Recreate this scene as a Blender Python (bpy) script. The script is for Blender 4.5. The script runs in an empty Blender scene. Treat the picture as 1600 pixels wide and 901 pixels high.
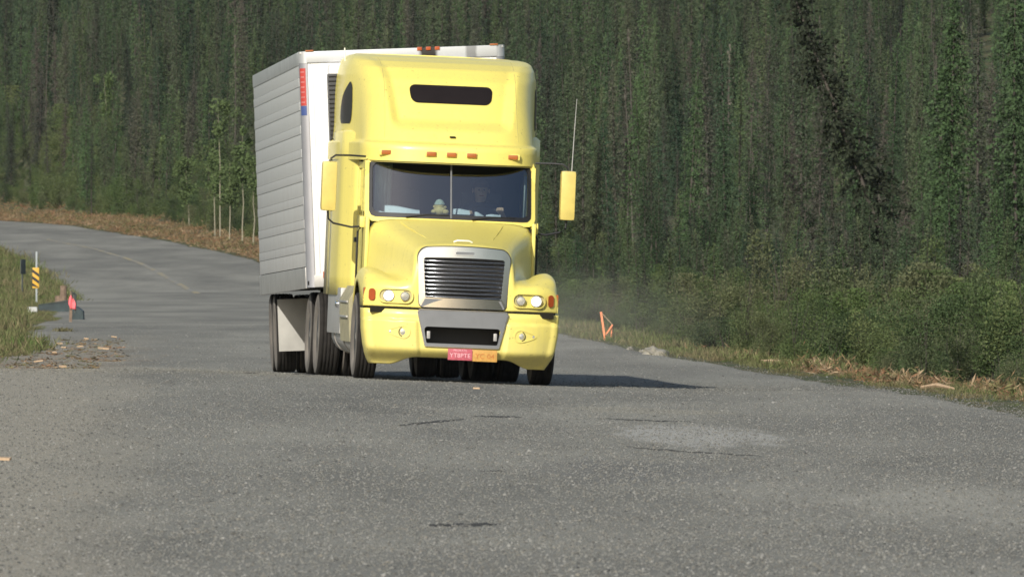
import bpy, bmesh, math, random
import numpy as np
from mathutils import Vector, Matrix, Euler
random.seed(7); rng = np.random.default_rng(7)
S = bpy.context.scene
COL = S.collection
R = math.radians
# ------------------------------------------------------------------ camera, sky, sun, exposure
F = 24000.0                                  # focal length in pixels of the 1600 px wide photograph
HC = 2.0                                     # camera height
cam = bpy.data.cameras.new('camera'); camo = bpy.data.objects.new('camera', cam); COL.objects.link(camo)
cam.sensor_width = 36; cam.lens = F / 1600 * 36; cam.clip_start = 1; cam.clip_end = 6000
camo.location = (0, 0, HC); camo.rotation_euler = (R(90) - math.atan(105.5 / F), 0, 0)
cam.dof.use_dof = True; cam.dof.focus_distance = 186; cam.dof.aperture_fstop = 24.0
S.camera = camo
SUN_EL, SUN_AZ = 28.5, 19.0                  # azimuth: degrees to the left of straight behind the camera
world = bpy.data.worlds.new('World'); S.world = world; world.use_nodes = True
wn = world.node_tree; bg = wn.nodes['Background']
sky = wn.nodes.new('ShaderNodeTexSky'); sky.sky_type = 'NISHITA'; sky.sun_disc = False
sky.sun_elevation = R(SUN_EL); sky.sun_rotation = R(180 + SUN_AZ); sky.dust_density = 1.5
wn.links.new(sky.outputs[0], bg.inputs[0]); bg.inputs[1].default_value = 0.105
sl = bpy.data.lights.new('sun', 'SUN'); so = bpy.data.objects.new('sun', sl); COL.objects.link(so)
sl.energy = 4.9; sl.angle = R(0.53); sl.color = (1.0, 0.955, 0.87)
sd = Vector((-math.sin(R(SUN_AZ)) * math.cos(R(SUN_EL)), -math.cos(R(SUN_AZ)) * math.cos(R(SUN_EL)), math.sin(R(SUN_EL))))
so.rotation_euler = sd.to_track_quat('Z', 'Y').to_euler(); so.location = (-60, -80, 120)
S.view_settings.view_transform = 'Standard'; S.view_settings.look = 'None'
S.view_settings.exposure = 0.0; S.view_settings.gamma = 1.0
try: S.view_settings.use_curve_mapping = False
except Exception: pass
S.render.engine = 'CYCLES'
S.cycles.use_denoising = True; S.cycles.max_bounces = 6; S.cycles.transparent_max_bounces = 12
S.cycles.volume_bounces = 0; S.cycles.filter_width = 1.6
try: S.cycles.volume_step_rate = 4.0
except Exception: pass

# ------------------------------------------------------------------ materials
def node_mat(name):
    m = bpy.data.materials.new(name); m.use_nodes = True
    nt = m.node_tree; return m, nt, nt.nodes['Principled BSDF']
def setc(p, c, rough=.6, metal=0., spec=.5, coat=0.):
    p.inputs['Base Color'].default_value = (*c, 1); p.inputs['Roughness'].default_value = rough
    p.inputs['Metallic'].default_value = metal; p.inputs['Specular IOR Level'].default_value = spec
    p.inputs['Coat Weight'].default_value = coat
def N(nt, t, **kw):
    n = nt.nodes.new(t)
    for k, v in kw.items():
        if k in n.inputs: n.inputs[k].default_value = v
        else: setattr(n, k, v)
    return n
def mixc(nt, fac, a, b, blend='MIX'):
    n = nt.nodes.new('ShaderNodeMix'); n.data_type = 'RGBA'; n.blend_type = blend
    for s, v in ((0, fac), (6, a), (7, b)):
        if isinstance(v, bpy.types.NodeSocket): nt.links.new(v, n.inputs[s])
        elif s == 0: n.inputs[0].default_value = v
        else: n.inputs[s].default_value = (*v, 1)
    return n.outputs[2]
def ramp(nt, fac, stops):
    n = nt.nodes.new('ShaderNodeValToRGB'); nt.links.new(fac, n.inputs[0])
    e = n.color_ramp.elements
    while len(e) < len(stops): e.new(.5)
    for i, (p, v) in enumerate(stops):
        e[i].position = p
        c = v if isinstance(v, tuple) else (v, v, v)
        e[i].color = (*c, 1)
    return n.outputs[0]
def noise(nt, vec, scale, detail=4, rough=.55):
    n = N(nt, 'ShaderNodeTexNoise', Scale=scale, Detail=detail, Roughness=rough)
    if vec is not None: nt.links.new(vec, n.inputs['Vector'])
    return n.outputs[0]
def mapped(nt, vec, scale=(1, 1, 1), loc=(0, 0, 0)):
    n = nt.nodes.new('ShaderNodeMapping'); nt.links.new(vec, n.inputs[0])
    n.inputs['Scale'].default_value = scale; n.inputs['Location'].default_value = loc
    return n.outputs[0]
def objco(nt): return nt.nodes.new('ShaderNodeTexCoord').outputs['Object']
def math_n(nt, op, a, b=None, clamp=False):
    n = nt.nodes.new('ShaderNodeMath'); n.operation = op; n.use_clamp = clamp
    for i, v in enumerate((a, b)):
        if v is None: continue
        if isinstance(v, bpy.types.NodeSocket): nt.links.new(v, n.inputs[i])
        else: n.inputs[i].default_value = v
    return n.outputs[0]
def plain(name, c, rough=.6, metal=0., spec=.5, coat=0., var=.12, vs=6., emit=None):
    m, nt, p = node_mat(name); setc(p, c, rough, metal, spec, coat)
    co = objco(nt); n = noise(nt, co, vs, 5)
    col = mixc(nt, ramp(nt, n, [(.3, 0.), (.7, 1.)]), tuple(x * (1 - var) for x in c), tuple(min(1, x * (1 + var)) for x in c))
    nt.links.new(col, p.inputs['Base Color'])
    if emit: p.inputs['Emission Color'].default_value = (*emit[:3], 1); p.inputs['Emission Strength'].default_value = emit[3]
    return m
def dusty(name, c, rough, coat, dust=(.30, .26, .20), z0=.2, z1=1.5, amount=.75, streak=.12, metal=0., bugs=0.):
    """paint with road dust that gets thicker low on the body, and faint grime streaks"""
    m, nt, p = node_mat(name); setc(p, c, rough, metal, .5, coat); p.inputs['Coat Roughness'].default_value = .18
    g = nt.nodes.new('ShaderNodeTexCoord').outputs['Object']
    sx = nt.nodes.new('ShaderNodeSeparateXYZ'); nt.links.new(g, sx.inputs[0])
    mr = N(nt, 'ShaderNodeMapRange'); nt.links.new(sx.outputs[2], mr.inputs[0])
    mr.inputs[1].default_value = z0; mr.inputs[2].default_value = z1; mr.inputs[3].default_value = amount; mr.inputs[4].default_value = 0.02
    n1 = noise(nt, g, 2.2, 6, .6); n2 = noise(nt, mapped(nt, g, (9, 9, .8)), 2.0, 4)
    f = math_n(nt, 'MULTIPLY', mr.outputs[0], ramp(nt, n1, [(.25, .35), (.75, 1.)]), True)
    f2 = math_n(nt, 'MULTIPLY', ramp(nt, n2, [(.45, 0.), (.8, 1.)]), streak)
    f3 = math_n(nt, 'ADD', f, f2, True)
    base = mixc(nt, f3, c, dust)
    if bugs: base = mixc(nt, math_n(nt, 'MULTIPLY', ramp(nt, noise(nt, g, 26., 3, .6), [(.665, 0.), (.70, 1.)]), bugs), base, (.16, .13, .05))
    nt.links.new(base, p.inputs['Base Color'])
    rr = math_n(nt, 'ADD', math_n(nt, 'MULTIPLY', f3, .5), rough, True); nt.links.new(rr, p.inputs['Roughness'])
    cw = math_n(nt, 'MULTIPLY', math_n(nt, 'SUBTRACT', 1., f3, True), coat); nt.links.new(cw, p.inputs['Coat Weight'])
    return m
M = {}
M['yellow'] = dusty('yellow_paint', (.76, .65, .15), .42, .22, z0=.1, z1=1.1, amount=.4, streak=.12, bugs=.55)
M['yellow_dusty_shaded'] = dusty('yellow_paint_dusty_shaded', (.52, .46, .14), .5, .2, z0=.2, z1=3.0, amount=.85, streak=.2)  # base darkened to paint in the shaded extender side, road dust on top
M['step_dusty'] = plain('dusty_step', (.34, .31, .19), .7, var=.2)
M['mirror_yellow'] = plain('mirror_yellow', (.60, .48, .13), .4, coat=.3)
M['chrome'] = plain('chrome', (.62, .64, .67), .16, 1., var=.04)
M['silver'] = plain('silver_plastic', (.19, .195, .20), .45, .3, var=.06)
M['alu'] = plain('dusty_aluminium', (.42, .41, .39), .5, .5, var=.12, vs=3)
M['black'] = plain('black_plastic', (.012, .012, .013), .5, var=.2)
M['dark'] = plain('dark_underbody', (.018, .017, .016), .85, spec=.2, var=.3)
M['seam_and_shade'] = plain('panel_gap_and_shade', (.02, .018, .012), .9, spec=.1)  # dark joints, and the painted shade under the visor brow
M['rubber'] = dusty('tyre_rubber', (.022, .022, .022), .85, 0., dust=(.36, .32, .27), z0=-9, z1=9, amount=1.0, streak=.1)
M['tread'] = plain('tyre_tread', (.022, .02, .018), .9, spec=.2, var=.3, vs=12)
M['rim'] = plain('dusty_rim', (.30, .28, .25), .5, .4, var=.2)
M['amber'] = plain('amber_lens', (.36, .105, .02), .3, coat=.5)
M['red_lens'] = plain('red_amber_lens', (.34, .06, .01), .3, coat=.5)
M['lamp_on'] = plain('lit_lamp', (.9, .9, .85), .2, emit=(1, .97, .86, 1.5))
M['lamp_dim'] = plain('lamp_reflector', (.62, .60, .52), .22, .6, var=.25, vs=30)
M['cream'] = plain('cream', (.8, .78, .66), .4)
M['paper'] = plain('paper', (.75, .8, .85), .7, var=.05)
M['interior'] = plain('cab_interior', (.045, .05, .055), .8, var=.3, vs=2)
M['dash'] = plain('dash_plastic', (.035, .038, .042), .6, var=.2)
M['seat_cloth'] = plain('seat_cloth', (.05, .055, .065), .9, var=.3)
M['glare_sheet'] = plain('glare_sheet_pale', (.55, .60, .57), .9, var=.2, vs=4)  # pale tone standing for reflected light at the windscreen edges
M['shirt'] = plain('dark_shirt', (.035, .05, .085), .9, var=.2)
M['skin'] = plain('skin', (.60, .40, .28), .55, var=.05)
M['hair'] = plain('hair', (.05, .03, .02), .8)
M['plush'] = plain('plush_yellow', (.60, .46, .20), .95, var=.25, vs=25)
M['plush_cap'] = plain('plush_cap', (.42, .48, .42), .95, var=.2, vs=25)
M['white_wall'] = dusty('white_trailer_front', (.78, .78, .77), .45, .1, z0=1.0, z1=2.4, amount=.25, streak=.05)
M['side_panel'] = dusty('trailer_side_panel', (.51, .52, .505), .5, .0, dust=(.36, .33, .29), z0=1.0, z1=3.2, amount=.6, streak=.3)
M['rib'] = dusty('trailer_side_rib', (.50, .51, .495), .5, .0, dust=(.34, .31, .28), z0=1.0, z1=3.2, amount=.6, streak=.3)
M['rail'] = plain('trailer_rail', (.50, .51, .51), .42, .45, var=.1, vs=2)
M['post'] = plain('trailer_corner_post', (.34, .34, .36), .42, .4, var=.1, vs=2)
M['flap'] = plain('pale_mud_flap', (.37, .36, .33), .8, var=.15, vs=3)
M['decal_red'] = plain('decal_red', (.42, .05, .04), .5, var=.1, vs=20)
M['decal_dark'] = plain('decal_letter', (.50, .20, .19), .5)
M['decal_blue'] = plain('decal_blue', (.05, .08, .22), .5)
M['plate_pink'] = plain('plate_pink', (.42, .085, .11), .5, var=.25, vs=25)
M['plate_orange'] = plain('plate_orange', (.50, .27, .06), .5, var=.2, vs=25)
M['ink_pink'] = plain('plate_letter_pale', (.75, .42, .45), .6)
M['ink_orange'] = plain('plate_letter_brown', (.42, .13, .02), .6)
M['post_white'] = plain('white_post', (.28, .31, .31), .6)
M['sign_yellow'] = plain('sign_yellow', (.58, .33, .03), .5)
M['sign_black'] = plain('sign_black', (.02, .018, .015), .6)
M['sign_back'] = plain('sign_back', (.06, .07, .065), .6)
M['wood'] = plain('weathered_wood', (.17, .12, .085), .9, var=.3, vs=15)
M['pale_wood'] = plain('pale_wood', (.42, .30, .19), .9, var=.25, vs=15)
M['ribbon_pink'] = plain('ribbon_pink', (.85, .16, .18), .6)
M['lath_orange'] = plain('orange_paint', (.85, .27, .12), .7, var=.15)
M['steel_dark'] = plain('dark_steel', (.03, .045, .048), .6, .3, var=.3)
M['concrete'] = plain('pale_concrete', (.40, .41, .39), .9, var=.15)
M['rock'] = plain('pale_rock', (.27, .25, .20), .9, var=.3, vs=8)
M['centre_paint'] = plain('worn_yellow_paint', (.42, .30, .08), .8, var=.3, vs=3)
def glass(name, tint, gl=.16):
    m = bpy.data.materials.new(name); m.use_nodes = True; nt = m.node_tree; nt.nodes.clear()
    out = nt.nodes.new('ShaderNodeOutputMaterial'); t = nt.nodes.new('ShaderNodeBsdfTransparent'); t.inputs[0].default_value = (*tint, 1)
    g = nt.nodes.new('ShaderNodeBsdfGlossy'); g.inputs[1].default_value = .03
    fr = nt.nodes.new('ShaderNodeFresnel'); fr.inputs[0].default_value = 1.5
    a = math_n(nt, 'ADD', fr.outputs[0], gl * .25, True)
    mx = nt.nodes.new('ShaderNodeMixShader'); nt.links.new(a, mx.inputs[0]); nt.links.new(t.outputs[0], mx.inputs[1]); nt.links.new(g.outputs[0], mx.inputs[2])
    nt.links.new(mx.outputs[0], out.inputs[0]); return m
M['glass'] = glass('windscreen_glass', (.72, .83, .84), .95)
M['dark_glass'] = plain('dark_window', (.015, .012, .012), .35, spec=.1, var=.1)
# foliage: colour from a per-leaf tone and a per-plant random value
def foliage(name, cols, rough=.75, transl=.15):
    m, nt, p = node_mat(name); setc(p, cols[0], rough, spec=.12)
    at = nt.nodes.new('ShaderNodeAttribute'); at.attribute_name = 'tone'
    oi = nt.nodes.new('ShaderNodeObjectInfo')
    plant = ramp(nt, oi.outputs['Random'], [(i / max(1, len(cols) - 1), c) for i, c in enumerate(cols)])
    hv = nt.nodes.new('ShaderNodeHueSaturation'); nt.links.new(plant, hv.inputs['Color'])
    hv.inputs['Saturation'].default_value = .96 if 'spruce' in name else 1.; hv.inputs['Hue'].default_value = .494 if 'spruce' in name else .5
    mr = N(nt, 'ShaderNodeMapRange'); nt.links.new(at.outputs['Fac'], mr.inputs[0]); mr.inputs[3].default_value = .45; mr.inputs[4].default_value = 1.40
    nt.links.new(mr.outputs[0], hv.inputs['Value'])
    nt.links.new(hv.outputs[0], p.inputs['Base Color'])
    tr = nt.nodes.new('ShaderNodeBsdfTranslucent'); nt.links.new(hv.outputs[0], tr.inputs[0])
    mx = nt.nodes.new('ShaderNodeMixShader'); mx.inputs[0].default_value = transl
    out = nt.nodes['Material Output']; nt.links.new(p.outputs[0], mx.inputs[1]); nt.links.new(tr.outputs[0], mx.inputs[2]); nt.links.new(mx.outputs[0], out.inputs[0])
    return m
M['spruce'] = foliage('spruce_needles', [(.042, .076, .036), (.092, .115, .056), (.024, .050, .028), (.092, .080, .066), (.062, .108, .044), (.040, .044, .036), (.072, .128, .048), (.018, .034, .020), (.088, .125, .052), (.034, .066, .038), (.080, .095, .054), (.022, .030, .022), (.060, .085, .044)])
M['spruce_dark'] = foliage('spruce_needles_dark', [(.023, .031, .018), (.026, .033, .019)])
M['spruce_green'] = foliage('spruce_needles_green', [(.052, .095, .036), (.050, .088, .036)])
M['bark'] = foliage('grey_bark', [(.070, .062, .052), (.085, .075, .064), (.055, .050, .042)], .9, 0.)
M['snag_bark'] = foliage('dead_wood', [(.095, .085, .072), (.075, .066, .056), (.12, .108, .09)], .9, 0.)
M['birch_bark'] = foliage('pale_bark', [(.34, .31, .23), (.28, .26, .19)], .8, 0.)
M['willow'] = foliage('willow_leaves', [(.085, .125, .048), (.130, .155, .062), (.062, .100, .042), (.132, .138, .074), (.098, .145, .048), (.048, .072, .034), (.112, .148, .056)], .7, .25)
M['aspen'] = foliage('aspen_leaves', [(.095, .145, .055), (.110, .150, .060)], .7, .25)
M['grass'] = foliage('roadside_grass', [(.12, .15, .05), (.16, .16, .075), (.10, .14, .045), (.20, .165, .095), (.13, .13, .06)], .8, .25)
M['slash'] = foliage('dead_slash', [(.24, .15, .085), (.17, .12, .065), (.30, .22, .14), (.12, .10, .055), (.23, .12, .07), (.10, .11, .045), (.14, .13, .06)], .9, .05)
M['stone'] = foliage('gravel_stones', [(.16, .162, .148), (.23, .232, .21), (.09, .092, .088), (.28, .278, .255), (.18, .177, .157), (.35, .345, .32), (.08, .082, .078), (.25, .235, .20), (.14, .142, .13)], .9, 0.)

# ------------------------------------------------------------------ mesh helpers
def new_obj(name, me, mat=None, parent=None, smooth=True):
    if mat is not None:
        for mm in (mat if isinstance(mat, (list, tuple)) else [mat]): me.materials.append(mm)
    if smooth and len(me.polygons): me.shade_smooth()
    o = bpy.data.objects.new(name, me); COL.objects.link(o)
    if parent is not None: o.parent = parent
    return o
def np_mesh(name, V, Fq, tone=None, matidx=None):
    V = np.asarray(V, dtype=np.float32); Fq = np.asarray(Fq, dtype=np.int32)
    me = bpy.data.meshes.new(name); nv, nf, k = len(V), len(Fq), Fq.shape[1]
    me.vertices.add(nv); me.vertices.foreach_set('co', V.ravel())
    me.loops.add(nf * k); me.loops.foreach_set('vertex_index', Fq.ravel())
    me.polygons.add(nf); me.polygons.foreach_set('loop_start', np.arange(0, nf * k, k, dtype=np.int32))
    if matidx is not None: me.polygons.foreach_set('material_index', np.asarray(matidx, dtype=np.int32))
    if tone is not None:
        a = me.attributes.new('tone', 'FLOAT', 'POINT'); a.data.foreach_set('value', np.asarray(tone, dtype=np.float32))
    me.update(calc_edges=True); me.validate(); return me
def grid_mesh(name, P, closed_u=False, skip=None):
    """P: array (rows, cols, 3)"""
    P = np.asarray(P, float); r, c = P.shape[:2]; f = []
    for i in range(r - 1):
        for j in range(c - (0 if closed_u else 1)):
            j2 = (j + 1) % c
            if skip and skip(P[i, j], P[i + 1, j2]): continue
            f.append((i * c + j, i * c + j2, (i + 1) * c + j2, (i + 1) * c + j))
    me = bpy.data.meshes.new(name); me.from_pydata([tuple(v) for v in P.reshape(-1, 3)], [], f); me.update(); return me
class MB:
    """collects shapes into one bmesh"""
    def __init__(s): s.bm = bmesh.new()
    def box(s, a, b, bevel=0., mat=None, rot=None):
        c = [(a[i] + b[i]) / 2 for i in range(3)]; d = [abs(b[i] - a[i]) for i in range(3)]
        T = Matrix.Translation(c) @ (rot.to_matrix().to_4x4() if rot else Matrix()) @ Matrix.Diagonal((*d, 1))
        r = bmesh.ops.create_cube(s.bm, size=1, matrix=T)
        if bevel:
            es = list({e for v in r['verts'] for e in v.link_edges})
            bmesh.ops.bevel(s.bm, geom=es, offset=bevel, segments=2, affect='EDGES', profile=.7)
        return s
    def tube(s, pts, rad, seg=8, caps=True):
        pts = [Vector(p) for p in pts]; n = len(pts)
        rads = rad if isinstance(rad, (list, tuple)) else [rad] * n
        rings = []
        for i, p in enumerate(pts):
            t = (pts[min(i + 1, n - 1)] - pts[max(i - 1, 0)]).normalized()
            up = Vector((0, 0, 1)) if abs(t.z) < .9 else Vector((1, 0, 0))
            a = t.cross(up).normalized(); b = t.cross(a).normalized()
            rings.append([s.bm.verts.new(p + (a * math.cos(2 * math.pi * k / seg) + b * math.sin(2 * math.pi * k / seg)) * rads[i]) for k in range(seg)])
        for i in range(n - 1):
            for k in range(seg): s.bm.faces.new((rings[i][k], rings[i][(k + 1) % seg], rings[i + 1][(k + 1) % seg], rings[i + 1][k]))
        if caps: s.bm.faces.new(rings[0]); s.bm.faces.new(rings[-1][::-1])
        return s
    def lathe(s, prof, axis='x', seg=32, c=(0, 0, 0), closed=False):
        """prof: (along axis, radius) pairs"""
        rings = []
        for h, r in prof:
            ring = []
            for k in range(seg):
                a = 2 * math.pi * k / seg; u, w = r * math.cos(a), r * math.sin(a)
                p = {'x': (h, u, w), 'y': (u, h, w), 'z': (u, w, h)}[axis]
                ring.append(s.bm.verts.new((p[0] + c[0], p[1] + c[1], p[2] + c[2])))
            rings.append(ring)
        m = len(rings)
        for i in range(m if closed else m - 1):
            A, B = rings[i], rings[(i + 1) % m]
            for k in range(seg): s.bm.faces.new((A[k], A[(k + 1) % seg], B[(k + 1) % seg], B[k]))
        if not closed: s.bm.faces.new(rings[0]); s.bm.faces.new(rings[-1][::-1])
        return s
    def prism(s, poly, y0, y1, bend=None):
        """polygon in (x, z) extruded along y, bend(x, z) adds to y"""
        f = bend or (lambda x, z: 0.)
        A = [s.bm.verts.new((x, y0 + f(x, z), z)) for x, z in poly]; B = [s.bm.verts.new((x, y1 + f(x, z), z)) for x, z in poly]
        n = len(poly); s.bm.faces.new(A); s.bm.faces.new(B[::-1])
        for i in range(n): s.bm.faces.new((A[i], B[i], B[(i + 1) % n], A[(i + 1) % n]))
        return s
    def ring(s, outer, inner, y0, y1, bend=None):
        f = bend or (lambda x, z: 0.); n = len(outer)
        V = [[s.bm.verts.new((x, y + f(x, z), z)) for x, z in P] for P, y in ((outer, y0), (inner, y0), (inner, y1), (outer, y1))]
        for a in range(4):
            A, B = V[a], V[(a + 1) % 4]
            for i in range(n): s.bm.faces.new((A[i], A[(i + 1) % n], B[(i + 1) % n], B[i]))
        return s
    def build(s, name, mat, parent=None, smooth=True, autosmooth=True):
        bmesh.ops.recalc_face_normals(s.bm, faces=s.bm.faces[:])
        if autosmooth and smooth:
            for e in s.bm.edges:
                if len(e.link_faces) == 2 and e.calc_face_angle(0) > R(38): e.smooth = False
        me = bpy.data.meshes.new(name); s.bm.to_mesh(me); s.bm.free()
        return new_obj(name, me, mat, parent, smooth)
def tag(o, label=None, cat=None, group=None, kind=None):
    if label: o['label'] = label
    if cat: o['category'] = cat
    if group: o['group'] = group
    if kind: o['kind'] = kind
    return o
def empty(name, loc, rot=(0, 0, 0)):
    o = bpy.data.objects.new(name, None); COL.objects.link(o); o.location = loc; o.rotation_euler = rot; o.empty_display_size = .2
    return o
def rrect(cx, cz, w, h, r, n=5, taper=0.):
    """rounded rectangle outline, half sizes w, h; taper narrows the bottom"""
    out = []
    for qx, qz, a0 in ((1, 1, 0), (-1, 1, 90), (-1, -1, 180), (1, -1, 270)):
        for k in range(n + 1):
            a = R(a0 + 90 * k / n); x = qx * (w - r) + r * math.cos(a); z = qz * (h - r) + r * math.sin(a)
            out.append((cx + x * (1 - taper * (h - z) / (2 * h)), cz + z))
    return out
def interp(tab, y):
    xs = [a for a, _ in tab]; ys = [b for _, b in tab]; return np.interp(y, xs, ys)
def smooth_tab(tab, step=5., win=9):
    xs = np.arange(tab[0][0], tab[-1][0] + step, step); ys = np.interp(xs, [a for a, _ in tab], [b for _, b in tab])
    k = np.ones(win) / win; pad = win // 2
    ys = np.convolve(np.pad(ys, pad, mode='edge'), k, 'valid'); return xs, ys
def sstep(x, a, b):
    t = np.clip((x - a) / (b - a), 0, 1); return t * t * (3 - 2 * t)
# value noise for terrain
_NT = rng.random((256, 256))
def vnoise(x, y):
    x = np.asarray(x, float); y = np.asarray(y, float); xi = np.floor(x).astype(int); yi = np.floor(y).astype(int); fx = x - xi; fy = y - yi
    fx = fx * fx * (3 - 2 * fx); fy = fy * fy * (3 - 2 * fy)
    g = lambda a, b: _NT[a % 256, b % 256]
    return (g(xi, yi) * (1 - fx) + g(xi + 1, yi) * fx) * (1 - fy) + (g(xi, yi + 1) * (1 - fx) + g(xi + 1, yi + 1) * fx) * fy - .5

# ------------------------------------------------------------------ ground
RE = smooth_tab([(20, 8.2), (100, 6.9), (163, 5.6), (185, 4.95), (209, 4.1), (236, 2.46), (264, 1.6), (300, .6), (400, -2.5), (520, -6.3), (600, -9.9), (640, -12.6), (760, -21.5), (860, -29.7), (1000, -42), (1200, -62), (1700, -120)], 4, 7)
LE = smooth_tab([(20, -8), (150, -7.6), (236, -7.55), (260, -8.25), (290, -9.05), (330, -10.0), (400, -11.9), (520, -15.6), (600, -19.8), (640, -22.5), (760, -31.5), (860, -39.5), (1000, -52), (1200, -72), (1700, -132)], 4, 7)
ZC = smooth_tab([(20, 0.), (160, .05), (184, .06), (190, .025), (201, -.06), (236, -.06), (264, -.06), (300, -.1), (400, -.3), (470, -.4), (520, -.38), (580, .25), (640, .82), (760, 1.75), (860, 2.05), (1000, 2.4), (1200, 2.9), (1700, 4)], 1., 9)
def right_edge(y): return np.interp(y, *RE) + .35 * vnoise(y * .13, 3.3) + .25 * vnoise(y * .7, 9.1)
def left_edge(y): return np.interp(y, *LE) + .5 * vnoise(y * .11, 5.3) + .3 * vnoise(y * .6, 1.1)
def front_y(x): return np.interp(x, [-60, -41, -26, -14, -6, 0, 15, 60], [1120, 1000, 850, 740, 715, 700, 690, 670])
def base_z(x, y):
    x = np.asarray(x, float); y = np.asarray(y, float)
    zc = np.interp(y, *ZC); re = np.interp(y, *RE); le = np.interp(y, *LE); cx = (re + le) / 2
    d = np.clip(x - np.interp(y, [0, 183, 201, 400], [0, -.7, -1.6, -6]), -3.2, 3.2)
    camb = np.interp(y, [0, 120, 170, 192, 230, 500], [-.012, -.02, -.038, -.038, -.015, 0])
    z = zc + camb * d
    z = z + .035 * vnoise(x * .35, y * .06) * sstep(np.abs(y - 188), 16, 30) + .012 * vnoise(x * 1.3, y * .3)
    # right bank: gentle drop near, cut bank rising far away
    dr = np.clip(x - re, 0, None); near = 1 - sstep(y, 330, 560)
    z = z + near * (-.55 * sstep(dr, .2, 5.)) + (1 - near) * (.13 * np.clip(dr, 0, 9))
    dl = np.clip(le - x, 0, None)
    z = z - .35 * sstep(dl, .2, 3.) * (1 - sstep(y, 560, 700))
    off = sstep(dr + dl, .3, 2.)
    z = z + off * (.22 * vnoise(x * .5, y * .12) + .12 * vnoise(x * 1.7, y * .5))
    q = np.clip(y - front_y(x), 0, None) * sstep(x - re, 0, 8)
    return z + .060 * q + off * 1.2 * vnoise(x * .05, y * .012) * sstep(q, 20, 120)
def gz(x, y): return float(base_z(x, y))
def px(p, y): return (p - 800.) * y / F
ys = np.concatenate([np.arange(-60, 60, 10), np.arange(60, 300, 1.0), np.arange(300, 700, 3.), np.arange(700, 1700, 10.), np.arange(1700, 5200, 200.)])
us = np.concatenate([np.linspace(-3.2, -.45, 22, endpoint=False), np.linspace(-.45, .45, 150), np.linspace(.5, 3.2, 22)])
halfw = 14 + np.clip(ys, 0, None) * .052
X = us[None, :] * halfw[:, None] * 2 / 1.; Y = np.repeat(ys[:, None], len(us), 1)
Z = base_z(X, Y)
inside = sstep(np.minimum(X - left_edge(Y), right_edge(Y) - X), .0, 1.0)
Z = Z - .12 * inside
gm = grid_mesh('ground', np.stack([X, Y, Z], -1))
def ground_mat():
    m, nt, p = node_mat('verge_soil'); setc(p, (.1, .09, .05), .95, spec=.1)
    co = objco(nt); n1 = noise(nt, co, .5, 6, .6); n2 = noise(nt, mapped(nt, co, (3, 1, 3)), 3., 5, .6)
    c = ramp(nt, n1, [(.3, (.045, .065, .028)), (.5, (.07, .08, .04)), (.62, (.11, .095, .055)), (.75, (.06, .08, .03))])
    c = mixc(nt, ramp(nt, n2, [(.4, 0.), (.7, .5)]), c, (.13, .115, .075)); nt.links.new(c, p.inputs['Base Color']); return m
tag(new_obj('ground', gm, ground_mat()), kind='structure')

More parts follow.
